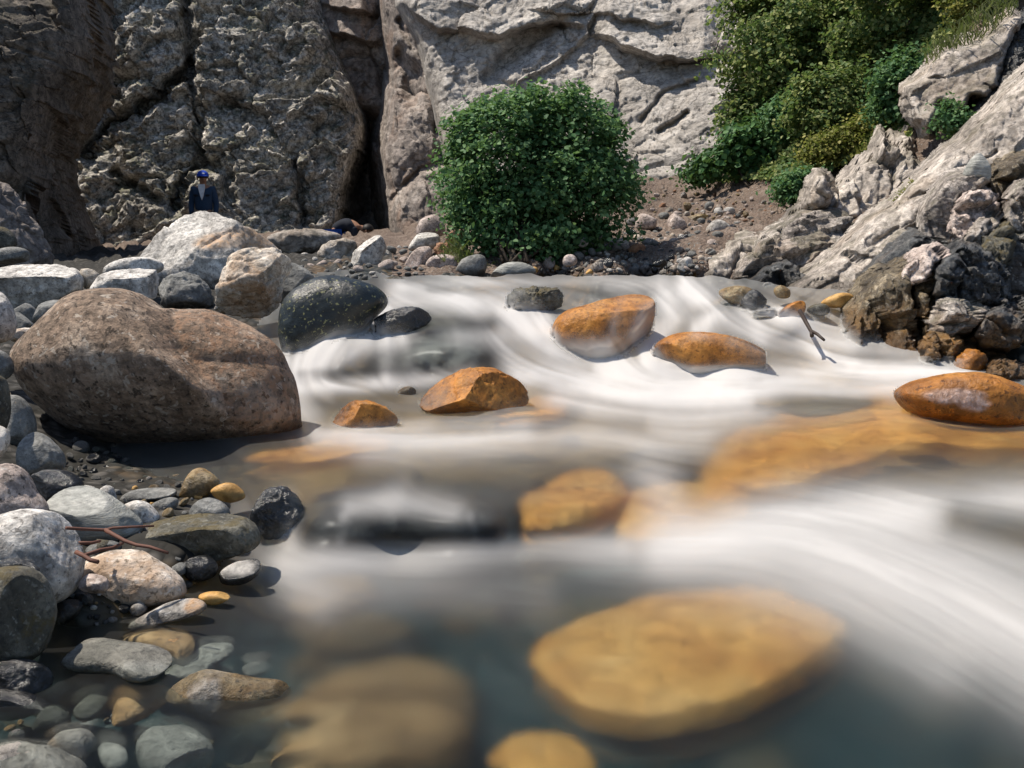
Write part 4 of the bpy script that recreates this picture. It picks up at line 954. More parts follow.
face_rock('dark brown recess rock right of the greenish wedge', [(984, 196), (990, 168), (1010, 158), (1070, 150), (1070, 200), (1010, 206)], 7.1, M['craggold'], lean=.0, edge=(8, .2))
face_rock('rough pinkish crusted rock beside the flat-topped block', [(951, 218), (960, 198), (969, 190), (992, 190), (1000, 204), (998, 222), (976, 226), (973, 250), (956, 246)], 6.55, M['pink'], lean=.5, edge=(6, .25), amps=((.2, .09), (.08, .045), (.035, .02)))
face_rock('beige jointed block at the picture edge above the wet crag', [(998, 228), (1004, 196), (1016, 180), (1070, 168), (1080, 236), (1020, 240)], 6.6, M['outcrop'], lean=.5, edge=(8, .3), amps=((.3, .10), (.12, .05), (.05, .02)))
face_rock('dark rear block of the wet crag at the picture edge', [(990, 270), (1006, 240), (1030, 228), (1080, 230), (1080, 310), (1000, 310)], 6.3, M['crag'], lean=.2, edge=(8, .3))
face_rock('dark shaded rock under the diagonal slab above the golden crag', [(858, 300), (880, 268), (908, 244), (924, 232), (956, 244), (960, 272), (930, 284), (890, 306)], 6.6, M['crag'], lean=-.1, edge=(10, .3), amps=BIG)
face_rock('golden brown wet crag face rising from the white water', [(840, 340), (845, 309), (859, 293), (869, 277), (886, 268), (906, 260), (922, 256), (934, 275), (938, 300), (940, 340), (936, 380), (902, 380), (863, 376), (842, 360)], 5.85, M['craggold'], lean=.35, yaw=-.35, edge=(18, .5), amps=((.30, .12), (.11, .06), (.045, .025)), aniso=(.7, 1.3, -15), grooves=[([(912, 270), (910, 310), (918, 350)], 5, .25)])
face_rock('blue-black fractured middle of the wet crag', [(912, 320), (926, 290), (950, 290), (985, 296), (1010, 296), (1080, 290), (1080, 392), (1000, 384), (930, 382), (916, 356)], 5.8, M['crag'], lean=.35, edge=(12, .35), amps=((.40, .18), (.15, .08), (.055, .03)), aniso=(1.2, .9, 20), grooves=[([(926, 290), (940, 330), (936, 360)], 5, .3), ([(950, 340), (990, 320), (1030, 330)], 4, .25), ([(950, 290), (985, 305), (1010, 315)], 3, .2)])
oc = dict(cat='rock outcrop')
O = 'rock_outcrop'
face_rock('purple-grey pointed block crowning the wet crag', [(930, 296), (932, 270), (949, 255), (961, 246), (976, 247), (994, 260), (1010, 275), (1013, 298), (990, 310), (953, 308)], 5.9, M['crag'], lean=.35, yaw=.35, edge=(7, .22), amps=((.26, .11), (.10, .055), (.04, .024)), smooth_n=0)
rock(O, 'small greenish wedge of rock above the flat-topped block', [(960, 177), (978, 148), (989, 164), (992, 181), (975, 182)], 6.95, M['greygreen'], ang=.4, **oc)
face_rock('pale stepped block below the pinkish crusted rock', [(966, 232), (980, 217), (993, 214), (1003, 221), (1002, 238), (986, 246), (970, 254)], 6.35, M['outcrop'], lean=.7, yaw=-.2, edge=(4, .15), amps=((.25, .08), (.08, .03), (.03, .012)), smooth_n=0)
face_rock('green-tinged tilted block under the beige jointed one', [(976, 254), (986, 233), (1004, 227), (1018, 240), (1010, 262), (990, 266)], 6.2, M['mossy'], lean=.8, yaw=-.3, edge=(4, .15), amps=((.25, .07), (.08, .03), (.03, .012)), smooth_n=0)
face_rock('small pinkish block on top of the golden crag', [(903, 278), (914, 258), (930, 251), (943, 258), (936, 274), (918, 284)], 5.85, M['pink'], lean=.5, yaw=-.4, edge=(4, .15), amps=((.2, .07), (.07, .03), (.03, .012)), smooth_n=0)
face_rock('pale-faced block jutting from the middle of the wet crag', [(928, 322), (934, 300), (946, 296), (966, 302), (980, 312), (970, 332), (950, 340), (932, 338)], 5.55, M['outcrop'], lean=.2, yaw=-.5, edge=(7, .22), amps=((.26, .11), (.10, .055), (.04, .024)), smooth_n=0)
face_rock('angular steel-grey block at the picture edge in the wet crag', [(974, 334), (982, 316), (1000, 309), (1030, 316), (1044, 336), (1010, 352), (984, 348)], 5.5, M['crag'], lean=.5, yaw=.2, edge=(7, .22), amps=((.26, .11), (.10, .055), (.04, .024)), smooth_n=0)
face_rock('ochre foot of the wet crag at the waterline', [(918, 347), (930, 330), (946, 327), (960, 342), (958, 366), (938, 380), (922, 376)], 5.45, M['craggold'], lean=.4, edge=(7, .22), amps=((.26, .11), (.10, .055), (.04, .024)), smooth_n=0)
rock(O, 'orange wet lump at the waterline right of the ochre foot', [(950, 376), (958, 356), (972, 348), (986, 356), (986, 380)], 5.4, M['amber'], ang=.2, fac=.12, **oc)
face_rock('dark low rock at the waterline by the picture edge', [(974, 382), (990, 360), (1015, 361), (1050, 372), (1050, 398), (1000, 392)], 5.2, M['crag'], lean=.6, edge=(7, .22), amps=((.26, .11), (.10, .055), (.04, .024)), smooth_n=0)
# --- far bank, boulders one can tell apart
rock(B_, 'pinkish dome boulder at the foot of the cliff, topmost by the bush', [(413, 236), (420, 219), (430, 212), (442, 218), (447, 232), (438, 238)], 11.2, M['pink'])
rock(B_, 'pale sunlit boulder left of the bush', [(406, 249), (412, 237), (424, 230), (438, 232), (442, 244), (432, 250), (414, 252)], 10.2, M['pale'], ang=.2, cuts=[(0, 1, .5, .6)])
rock(B_, 'red-brown upright rock against the bush', [(443, 245), (451, 231), (461, 226), (469, 240), (467, 256), (449, 257)], 9.9, M['rust'], ang=.4, fac=.08)
rock(S_, 'crumbled orange rock at the left foot of the bush', [(432, 248), (436, 241), (448, 244), (462, 250), (457, 259), (440, 259)], 9.6, M['rust'], ang=.4, fac=.15)
rock(B_, 'squat tan boulder near the shore left of the bush', [(424, 264), (434, 254), (456, 255), (459, 267), (452, 274), (428, 275)], 9.0, M['pink'], ang=.2, cuts=[(0, -.3, 1, .7)])
rock(B_, 'long pinkish boulder leaning on the squat tan one', [(402, 270), (410, 254), (420, 246), (434, 247), (429, 268), (424, 280), (406, 282)], 9.1, M['pink'], ang=.25)
rock(B_, 'blue-grey boulder under the left edge of the bush', [(453, 266), (465, 257), (485, 253), (488, 269), (480, 280), (458, 277)], 8.75, M['slate'], ang=.1)
rock(B_, 'flat olive-grey boulder at the waterline below the bush', [(488, 277), (502, 263), (520, 261), (537, 268), (535, 277), (492, 281)], 8.5, M['greygreen'], ang=.1)
rock(B_, 'white-topped dark-sided angular boulder on the far bank', [(349, 269), (353, 251), (366, 236), (378, 232), (386, 243), (386, 251), (380, 263), (366, 276), (354, 273)], 9.2, M['pale'], ang=.35, cuts=[(-.5, .8, .5, .55), (.6, -.3, .8, .5)], fac=.05)
rock(B_, 'mossy shore rock where the upper pool begins', [(373, 284), (391, 276), (406, 277), (415, 285), (405, 290), (378, 291)], 8.0, M['mossy'], ang=.3, fac=.06)
rock(B_, 'broad pale bedrock hump at the cliff foot by the bending figure', [(264, 240), (282, 230), (323, 229), (345, 235), (335, 246), (321, 254), (305, 252), (293, 260), (278, 258), (272, 246)], 12.2, M['slab'], ang=.2, fac=.06, t=.8)
rock(B_, 'cracked tan bedrock right of the broad pale hump', [(318, 254), (328, 242), (352, 237), (358, 248), (350, 264), (336, 270), (322, 264)], 10.6, M['slab'], ang=.3, fac=.14)
rock(B_, 'rusty brown rock spur at the far left behind the pale angular block', [(-70, 280), (-60, 185), (0, 174), (14, 196), (28, 218), (40, 238), (52, 262), (30, 278)], 10.5, M['cliffc'], ang=.1, fac=.08, sub=6)
rock(B_, 'dark stone resting on the rusty spur at the picture edge', [(-14, 245), (-8, 228), (4, 226), (14, 234), (17, 246), (4, 254)], 9.5, M['mossy'], ang=.2)
rock(B_, 'grey stone behind the pale angular block at the picture edge', [(-14, 264), (-4, 250), (14, 246), (30, 250), (26, 264)], 8.5, M['slate'], ang=.3)
rock(S_, 'mauve oblong stone right of the bush', [(634, 228), (637, 215), (645, 213), (659, 221), (659, 230), (642, 231)], 11.0, M['pink'])
rock(S_, 'rounded tan stone with a notch right of the mauve oblong one', [(664, 228), (669, 215), (675, 213), (686, 221), (687, 232), (675, 233)], 11.0, M['pink'], ang=.3)
rock(S_, 'small flat pink stone beside the notched tan stone', [(687, 232), (694, 224), (704, 226), (703, 233)], 10.8, M['pink'])
rock(S_, 'pale humped stone high on the right of the scree', [(704, 237), (708, 224), (718, 218), (733, 227), (725, 233), (709, 239)], 10.4, M['pale'], ang=.2)
rock(S_, 'pale cube-shaped stone in the bush shade', [(577, 246), (577, 236), (588, 235), (589, 245), (583, 248)], 9.5, M['pale'], ang=.2, cuts=[(0, 1, .5, .6), (0, -.2, 1, .5)])
rock(S_, 'round pale pink stone near the water below the bush', [(562, 265), (564, 255), (574, 254), (579, 263), (569, 268)], 8.8, M['pink'])
rock(S_, 'pale triangular stone on the scree beyond the bush shade', [(611, 245), (618, 237), (632, 242), (626, 248)], 9.9, M['pale'], ang=.4)
rock(S_, 'brown oblong stone below the pale triangular one', [(627, 249), (634, 243), (647, 245), (643, 255), (630, 255)], 9.7, M['rust'], ang=.1)
rock(S_, 'black angular stone near the shore in mid scree', [(599, 271), (604, 257), (614, 259), (613, 269)], 8.8, M['black'], ang=.4)
rock(S_, 'dark flat slab across the middle of the scree', [(665, 245), (677, 236), (693, 233), (691, 239), (673, 246)], 10.0, M['black'], ang=.3)
rock(S_, 'short dark slab just above the shoreline', [(650, 263), (667, 258), (667, 266), (655, 268)], 8.9, M['black'], ang=.3)
rock(S_, 'leaning pale slab at the right end of the scree', [(674, 269), (685, 255), (695, 260), (686, 275)], 8.6, M['pale'], ang=.4)
rock(S_, 'dark moist clod on the brown slope', [(680, 222), (692, 214), (712, 214), (706, 222), (690, 227)], 11.4, M['olive'], ang=.3, fac=.1)

# --- repeats: loose stones, each its own object
def base_stone(seed, ang):
    rng = np.random.default_rng(seed)
    B, Fa = ico(3)
    L = B * np.array([1., rng.uniform(.65, .9), rng.uniform(.5, .75)])
    for _ in range(int(ang * 14) + 2):
        n = rng.normal(size=3); n /= np.linalg.norm(n)
        h = L @ n
        L = L - np.maximum(h - rng.uniform(.6, .9) * h.max(), 0)[:, None] * n * .95
    L = L * (1 + .06 * fbm(B * 2 + seed, 3, seed))[:, None]
    return L, Fa
_bases = {}
def proto(kind, matname):
    k = (kind, matname)
    if k not in _bases:
        L, Fa = base_stone(*{'a': (3, .9), 'b': (5, .7), 'c': (8, .45), 'd': (13, .05), 'e': (21, .15), 'f': (34, .9)}[kind])
        o = mesh_obj('stone', L, Fa, M[matname])
        _bases[k] = (o.data, o)
        bpy.data.objects.remove(o)
    return _bases[k][0]

def scatter(n, poly, smin, smax, mats, kinds, label, group, name='stone', seed=1, sink=.25, zoff=0., dens=None, spacing=.75):
    rng = np.random.default_rng(seed)
    xs, ys = [p[0] for p in poly], [p[1] for p in poly]
    placed = []
    tries = 0
    while len(placed) < n and tries < n * 60:
        tries += 1
        x, y = rng.uniform(min(xs), max(xs)), rng.uniform(min(ys), max(ys))
        if not inside(np.array([x]), np.array([y]), poly)[0]:
            continue
        sz = smin * (smax / smin) ** (rng.random() ** 1.4)
        if any((x - a) ** 2 + ((y - b) * 1.5) ** 2 < ((sz + c) * .5 * spacing) ** 2 for a, b, c in placed):
            continue
        placed.append((x, y, sz))
        D = float(ground_tps(np.array([x]), np.array([y]))[0])
        P = at(x, y, D)
        R = sz / 2 * D / F
        o = bpy.data.objects.new(name, proto(rng.choice(list(kinds)), rng.choice(mats)))
        o.location = (P[0], P[1], P[2] + R * (.45 - sink) + zoff)
        o.rotation_euler = (rng.normal() * .25, rng.normal() * .25, rng.uniform(0, 6.28))
        s = R * rng.uniform(.85, 1.15)
        o.scale = (s, s * rng.uniform(.75, 1.1), s * rng.uniform(.7, 1.15))
        COL.objects.link(o)
        tag(o, label, name.replace('_', ' '), group)
    return placed

scatter(170, [(540, 272), (556, 258), (600, 236), (640, 225), (670, 236), (720, 236), (735, 245), (705, 262), (690, 276)], 5, 20, ['slate', 'slate', 'pale', 'pink', 'black', 'outcrop', 'tan'], 'abcf', 'loose angular stone on the brown scree slope right of the bush', 'scree stones right of the bush', seed=21)
scatter(90, [(300, 276), (300, 254), (330, 262), (350, 262), (395, 250), (420, 238), (425, 282), (380, 280), (345, 282)], 7, 22, ['slate', 'slate', 'pale', 'slate', 'pink'], 'abcf', 'loose blue-grey stone on the far bank left of the bush', 'stones on the far bank left of the bush', seed=22)
scatter(30, [(470, 282), (490, 270), (550, 262), (600, 268), (690, 274), (690, 281), (560, 281)], 4, 11, ['slate', 'olive', 'pale', 'amberpale'], 'bcd', 'small wet stone at the far waterline below the bush', 'stones along the far waterline', 'pebble', seed=23)
scatter(60, [(108, 512), (112, 488), (150, 474), (200, 470), (262, 472), (285, 486), (245, 512), (170, 516)], 7, 18, ['olive', 'slate', 'slate', 'black', 'amberpale'], 'cde', 'shore pebble on the dark gravel below the huge brown boulder', 'pebbles below the huge boulder', 'pebble', seed=24)
scatter(24, [(84, 612), (110, 598), (180, 596), (200, 604), (130, 622), (90, 626)], 6, 15, ['black', 'slate', 'black', 'pale'], 'bcd', 'dark wet pebble at the waterline by the rough granite boulder', 'pebbles by the rough granite boulder', 'pebble', seed=25)
scatter(40, [(0, 745), (0, 668), (60, 668), (110, 690), (140, 720), (140, 766), (60, 768)], 8, 24, ['black', 'wetdark', 'olive', 'wetdark', 'wettan'], 'bcde', 'drowned pebble in the shaded near shallows', 'pebbles in the near shallows', 'pebble', seed=26)
scatter(46, [(20, 500), (30, 440), (70, 440), (110, 470), (120, 520), (180, 560), (215, 585), (120, 600), (50, 600), (40, 530)], 10, 30, ['black', 'slate', 'mossy', 'pale'], 'bce', 'dark stone wedged in a gap between the near bank boulders', 'stones in the near bank gaps', 'cobble', seed=27)
scatter(34, [(-40, 430), (-40, 290), (60, 292), (120, 292), (230, 290), (285, 292), (280, 330), (200, 330), (60, 330), (30, 400)], 10, 30, ['slate', 'pale', 'mossy', 'tan'], 'abce', 'grey stone filling a gap between the far left boulders', 'stones in the far left gaps', 'cobble', seed=28)
scatter(40, [(690, 285), (720, 270), (770, 262), (800, 285), (850, 300), (840, 310), (760, 300)], 5, 14, ['outcrop', 'slate', 'olive', 'black', 'slab'], 'abcf', 'broken stone at the waterline under the ledges', 'broken stones under the ledges', 'cobble', seed=29)
scatter(80, [(640, 210), (655, 192), (700, 186), (770, 196), (790, 205), (740, 232), (700, 222)], 4, 12, ['rust', 'pink', 'outcrop', 'olive'], 'abc', 'small brown clod of rock on the bare earth slope', 'clods on the bare earth slope', 'clod', seed=30)
scatter(34, [(280, 640), (300, 570), (480, 570), (640, 580), (560, 640), (440, 700), (300, 720)], 24, 70, ['olive', 'mossy', 'slate', 'black'], 'cde', 'drowned stone on the dim bed of the near pool', 'drowned stones in the near pool', 'cobble', seed=31)
scatter(22, [(280, 480), (310, 440), (560, 440), (640, 450), (620, 480), (420, 490)], 14, 44, ['olive', 'amberpale', 'mossy', 'olive'], 'cde', 'drowned stone on the bed of the mid pool', 'drowned stones in the mid pool', 'cobble', seed=32)

scatter(80, [(62, 530), (100, 480), (120, 470), (262, 470), (282, 486), (262, 512), (262, 560), (200, 596), (90, 606), (60, 590)], 4, 9, ['slate', 'pale', 'black', 'mossy', 'olive', 'pink'], 'bcde', 'small pebble on the grit between the near bank boulders', 'small pebbles on the near bank', 'pebble', seed=33, spacing=.9)
scatter(34, [(60, 478), (70, 440), (110, 448), (150, 466), (200, 474), (110, 490)], 7, 18, ['black', 'wetdark', 'slate', 'black'], 'cde', 'dark stone in the shade under the huge brown boulder', 'dark stones under the huge boulder', 'cobble', seed=34)
scatter(120, [(560, 274), (575, 256), (610, 240), (650, 214), (690, 200), (745, 214), (735, 236), (770, 246), (705, 268), (690, 277)], 5, 15, ['slate', 'outcrop', 'pale', 'slate', 'outcrop', 'black'], 'abf', 'grey rubble fragment on the slope between bush and ledges', 'rubble between the bush and the ledges', 'rock_fragment', seed=35)
# --- twigs
def px_tube(name, paths, mat, label, cat):
    ch = []
    c = None
    for pts, D, r0, r1 in paths:
        P = at([p[0] for p in pts], [p[1] for p in pts], np.array(D, float))
        c = P[0] if c is None else c
        ch.append((P, np.linspace(r0, r1, len(pts))))
    return tag(tube_obj(name, ch, mat, loc=tuple(c)), label, cat)
px_tube('twig', [([(66, 528), (80, 529), (105, 530), (113, 528), (130, 527), (154, 526)], [2.42, 2.45, 2.5, 2.5, 2.52, 2.55], .0045, .003),
                 ([(105, 530), (114, 535), (125, 541), (136, 545), (150, 547), (168, 553)], [2.5, 2.48, 2.46, 2.45, 2.44, 2.42], .006, .004)], M['twig'], 'forked red-brown twig lying across the bank stones', 'twig')
px_tube('twig', [([(85, 555), (100, 550), (112, 548), (123, 543)], [2.4, 2.44, 2.46, 2.5], .005, .004)], M['twig'], 'short grey-brown stick under the forked twig', 'twig')
px_tube('twig', [([(76, 552), (84, 556), (90, 560), (98, 562)], [2.4, 2.39, 2.38, 2.37], .006, .0055)], M['twig'], 'broken red twig stub beside the large pale granite boulder', 'twig')
px_tube('twig', [([(73, 543), (92, 543), (100, 541)], [2.5, 2.52, 2.55], .005, .004)], M['twig'], 'thin twig in the shadow under the forked one', 'twig')
px_tube('twig', [([(800, 311), (806, 322), (811, 331), (817, 334), (824, 340)], [6.0, 5.85, 5.75, 5.7, 5.6], .014, .008), ([(811, 331), (812, 336)], [5.75, 5.7], .01, .012)], M['darktwig'], 'dark twig poking over the white water from the orange stone', 'twig')

# ------------------------------------------------------------------ the water, once the stones it slides over are there
from mathutils.bvhtree import BVHTree
bv_v, bv_f, nv = [], [], 0
for V, Fa in STREAM:
    bv_v.append(V); bv_f.append(Fa + nv); nv += len(V)
bvh = BVHTree.FromPolygons(np.concatenate(bv_v).tolist(), np.concatenate(bv_f).tolist(), all_triangles=True)
WSX = 2.0
wx, wy = np.meshgrid(np.arange(-245, 1285, WSX), np.arange(270, 895, WSX))
# the far shore: the sheet ends on an uneven line
far_edge = np.interp(wx[0], [360, 392, 430, 480, 530, 600, 660, 720, 790, 850], [262, 277, 274, 277, 275, 277, 274, 277, 286, 291]) + 3.5 * fbm(np.stack([wx[0] / 17, 0 * wx[0], 0 * wx[0]], -1), 4, 5)
wy = np.where((wx > 376) & (wx < 852), np.maximum(wy, far_edge[None]), wy)
wD = water_tps(wx, wy)
dirs = ray(wx, wy).reshape(-1, 3)
rD = np.full(wx.size, 99.)
o0 = Vector(CAM)
dn = dirs / np.linalg.norm(dirs, axis=1)[:, None]
inpic = ((wx > -60) & (wx < 1090) & (wy < 800)).ravel()
for i in np.nonzero(inpic)[0]:
    hit = bvh.ray_cast(o0, Vector(dn[i]))
    if hit[0] is not None:
        rD[i] = hit[0][1]
rD = rD.reshape(wx.shape)
def box(img, r):
    k = np.cumsum(np.pad(img, ((r + 1, r), (0, 0)), mode='edge'), 0)
    img = (k[2 * r + 1:] - k[:-2 * r - 1]) / (2 * r + 1)
    k = np.cumsum(np.pad(img, ((0, 0), (r + 1, r)), mode='edge'), 1)
    return (k[:, 2 * r + 1:] - k[:, :-2 * r - 1]) / (2 * r + 1)
wet_ = (wD < rD).astype(float)
# soft film that laps up the stones: wider where the stream runs white
below = sum(np.vstack([wet_[k_:], np.repeat(wet_[-1:], k_, 0)]) for k_ in range(1, 8)) / 7
lap = np.clip(box(below, 2) * 1.15 - .05, 0, 1) ** 1.2
FILMS = [([(560, 352), (600, 350), (640, 336), (652, 312)], 16, .75), ([(585, 300), (640, 298)], 9, .35), ([(620, 320), (612, 350)], 13, .55), 
         ([(735, 340), (772, 358)], 13, .7), ([(690, 336), (735, 338)], 6, .3), ([(418, 402), (440, 398)], 12, .7), ([(330, 414), (345, 408)], 10, .55), ([(392, 410), (404, 424)], 8, .8),
         ([(506, 296), (520, 290)], 7, .6), ([(560, 296), (550, 312)], 8, .6),
         ([(240, 712), (292, 694)], 14, .7), ([(100, 750), (130, 750)], 16, .8), ([(175, 668), (120, 672)], 9, .5), ([(130, 740), (215, 745)], 30, 1.), ([(296, 498), (306, 530)], 6, .6)]
film = np.zeros(wx.shape)
for path, w, s in FILMS:
    film = np.maximum(film, s * np.clip(1.25 * np.exp(-(seg_dist(wx, wy, path)[0] / w) ** 2) - .15, 0, 1))
sgx, sgy = (wx - gx0) / gs, (wy - gy0) / gs
wf, wb, ws, wc = (sample(a, sgx, sgy) for a in (foam, blur, streak, coarse))
near = (rD < wD) & (wD - rD < 1.6)
cover = box(np.maximum(lap * .9 * np.clip(wf * 1.5, 0, 1), film), 1)
cover = np.clip(cover * (1 + .10 * wc * (wet_ < .5)), 0, 1)
bankd = sdist(wx, wy, BANK) + np.where(wx > 388, 5, 2) * fbm(np.stack([wx.ravel() / 22, wy.ravel() / 12, 0 * wx.ravel()], -1), 4, 77).reshape(wx.shape)
def pick(f, used):
    r = np.zeros(wx.size, int); r[used] = np.arange(len(used))
    return r[f]
# layer 1: the stream itself
wP = at(wx, wy, wD)
amp = np.clip(wf, .05, 1)
wP[..., 2] += (.0016 * ws + .005 * wc) * amp * np.clip(wD / 5, .35, 1.3)
edge_ = np.where(wx > 388, -12, -14)
fq0 = grid_faces(wx.shape[1], wx.shape[0])
fa = fq0[(bankd > edge_).ravel()[fq0].all(1) & (np.ptp(wy.ravel()[fq0], axis=1) > .05)]
ua = np.unique(fa)
# layer 2: the film that slides over the stones
rn = np.where(near, rD, 99.)
rmin = rn.copy()
for dy_ in (-1, 0, 1):
    for dx_ in (-1, 0, 1):
        rmin = np.minimum(rmin, np.roll(np.roll(rn, dy_, 0), dx_, 1))
drape = np.where(near, rD, np.where(rmin < 50, np.minimum(rmin, wD), wD)) - .006 * np.clip(wD / 3, .6, 2)
fade_ = np.where(box(near.astype(float), 1) > .05, cover, 0.)
span = drape.ravel()[fq0]
fb = fq0[((bankd > -2).ravel()[fq0].all(1)) & (fade_.ravel()[fq0].max(1) > .02) & (np.ptp(span, axis=1) < .10 * span.min(1) ** .5)]
ub = np.unique(fb)
fP = at(wx, wy, drape)
VV = np.concatenate([wP.reshape(-1, 3)[ua], fP.reshape(-1, 3)[ub]])
FF = np.concatenate([pick(fa, ua), pick(fb, ub) + len(ua)])
one = np.ones(len(ua))
lapfoam = np.clip(wf * 1.05, 0, .96)
attrs = {'foam': np.concatenate([wf.ravel()[ua], lapfoam.ravel()[ub]]), 'blur': np.concatenate([wb.ravel()[ua], np.full(len(ub), .1)]), 'cover': np.concatenate([one, fade_.ravel()[ub]])}
water = struct(mesh_obj('water', VV, FF, M['water'], attrs=attrs))
# ------------------------------------------------------------------ vegetation
def leaf_mesh(P, Nn, size, rng, wid=.42, lobed=False):
    """folded leaves: P centres, Nn facing, size per leaf"""
    n = len(P)
    r = rng.normal(size=(n, 3))
    t = r - (r * Nn).sum(1)[:, None] * Nn
    t /= np.linalg.norm(t, axis=1)[:, None] + 1e-9
    t[:, 2] -= .25                                  # tips droop a little
    t /= np.linalg.norm(t, axis=1)[:, None] + 1e-9
    b = np.cross(Nn, t)
    s = size[:, None]
    base, tip = P - t * s * .5, P + t * s * .5 - Nn * s * .10
    l1, r1 = P - t * s * .12 + b * s * wid + Nn * s * .10, P - t * s * .12 - b * s * wid + Nn * s * .10
    l2, r2 = P + t * s * .22 + b * s * wid * .72 + Nn * s * .04, P + t * s * .22 - b * s * wid * .72 + Nn * s * .04
    V = np.stack([base, l1, l2, tip, r2, r1], 1).reshape(-1, 3)
    i = np.arange(n)[:, None] * 6
    Fa = np.concatenate([i + np.array([[0, 1, 2, 3]]), i + np.array([[0, 3, 4, 5]])], 0)
    return V, Fa

def shrub(name, label, outline, D, n, size, mat, seed, thick=.8, cat='shrub', group=None, wild=.16, stems=6, base=None, sprigs=0, part='foliage', up=.8, lobes_n=22, extra=()):
    rng = np.random.default_rng(seed)
    poly = chaikin(outline, 1)
    c, A = centroid(poly)
    k = float(D / ray(c[0], c[1])[1]) / F
    C = CAM + ray(c[0], c[1]) * k * F
    p2 = (poly - c) * np.array([k, -k])
    R = math.sqrt(A) * k / math.sqrt(math.pi)
    rad = radial(p2, np.zeros(2))
    # the crown is a heap of leafy lobes of different sizes, each with its own lit top and shaded foot
    pts = [tuple(v) for v in poly]
    xs, ys = poly[:, 0], poly[:, 1]
    lobes = []
    want = lobes_n
    for _ in range(4000):
        if len(lobes) >= want:
            break
        x, y = rng.uniform(xs.min(), xs.max()), rng.uniform(ys.min(), ys.max())
        sdv = float(sdist(np.array([x]), np.array([y]), pts)[0])
        rp = rng.uniform(.10, .26) * math.sqrt(A)
        if sdv < rp * .68:
            continue
        if any((x - a_) ** 2 + (y - b_) ** 2 < (.55 * max(rp, c_)) ** 2 for a_, b_, c_, _z in lobes):
            continue
        inn = min(sdv / (.5 * math.sqrt(A)), 1)
        lobes.append((x, y, rp, rng.uniform(-.5, 1.) * thick * R * math.sqrt(inn)))
    for (x, y, rp) in extra:
        lobes.append((x, y, rp, rng.uniform(.1, .75) * thick * R))
    per = np.array([l[2] ** 2 for l in lobes]); per = per / per.sum()
    which = rng.choice(len(lobes), n, p=per)
    lb = np.array(lobes)[which]
    d = rng.normal(size=(n, 3)); d /= np.linalg.norm(d, axis=1)[:, None]
    d[:, 1] = np.where(rng.random(n) < .45, np.abs(d[:, 1]), d[:, 1])
    rr_ = lb[:, 2] * k * rng.random(n) ** .28 * (1 + wild * 2.2 * fbm(d * 2.4 + lb[:, :1] * .1 + seed, 3, seed))
    L = np.stack([(lb[:, 0] - c[0]) * k, -(lb[:, 1] - c[1]) * k, lb[:, 3]], -1) + d * rr_[:, None] * np.array([1.06, .92, 1.])
    # leaf sprays: gather the leaves about twig ends so that gaps open between them
    m = max(n // 16, 1)
    cen = L[rng.integers(0, n, m)]
    pick = cen[rng.integers(0, m, n)]
    L = pick + (rng.normal(size=(n, 3)) * size * np.array([1.5, .95, 1.5]))
    for _ in range(sprigs):
        a = rng.uniform(.15, .85) * math.pi
        rr = np.interp(a, np.linspace(0, 2 * math.pi, 361), np.append(rad, rad[0]))
        e = np.array([math.cos(a), math.sin(a), 0]) * rr
        q = rng.integers(8, 15)
        L = np.concatenate([L, e * rng.uniform(.92, 1.14, (q, 1)) + rng.normal(size=(q, 3)) * size * .7])
    n = len(L)
    W = C + L[:, :1] * RIGHT + L[:, 1:2] * UP + L[:, 2:] * TOW
    out = W - C; out /= np.linalg.norm(out, axis=1)[:, None] + 1e-9
    Nn = out * .55 + rng.normal(size=(n, 3)) * .55 + np.array([0, 0, up])
    Nn /= np.linalg.norm(Nn, axis=1)[:, None]
    V, Fa = leaf_mesh(W, Nn, size * rng.uniform(.6, 1.35, n), rng)
    bx, by = base if base else (c[0], poly[:, 1].max() - 4)
    gd = float(ground_tps(np.array([bx]), np.array([by]))[0])
    G = at(bx, by, D)
    if abs(gd - D) < 1.2:
        G = at(bx, by, gd)
    G = np.array(G)
    root = empty(name, tuple(G), label, cat, group)
    mesh_obj(part, V - G, Fa, mat, smooth=False, parent=root)
    ch = []
    for j in range(stems):
        back = np.nonzero(L[:, 2] < -.05 * R)[0]
        e = W[back[rng.integers(0, len(back))]]
        mid = G * .45 + e * .55 + rng.normal(size=3) * .06 * R
        st = G + rng.normal(size=3) * np.array([.10, .06, .0]) * R
        ch.append((np.array([st, st * .6 + mid * .4 + rng.normal(size=3) * .03 * R, mid, mid * .4 + e * .6 + rng.normal(size=3) * .03 * R, e]) , np.array([.020, .017, .013, .008, .003]) * max(R, .25)))
    o = tube_obj('stem', ch, M['bark'], parent=None, loc=tuple(G))
    o.parent = root; o.location = (0, 0, 0)
    return root

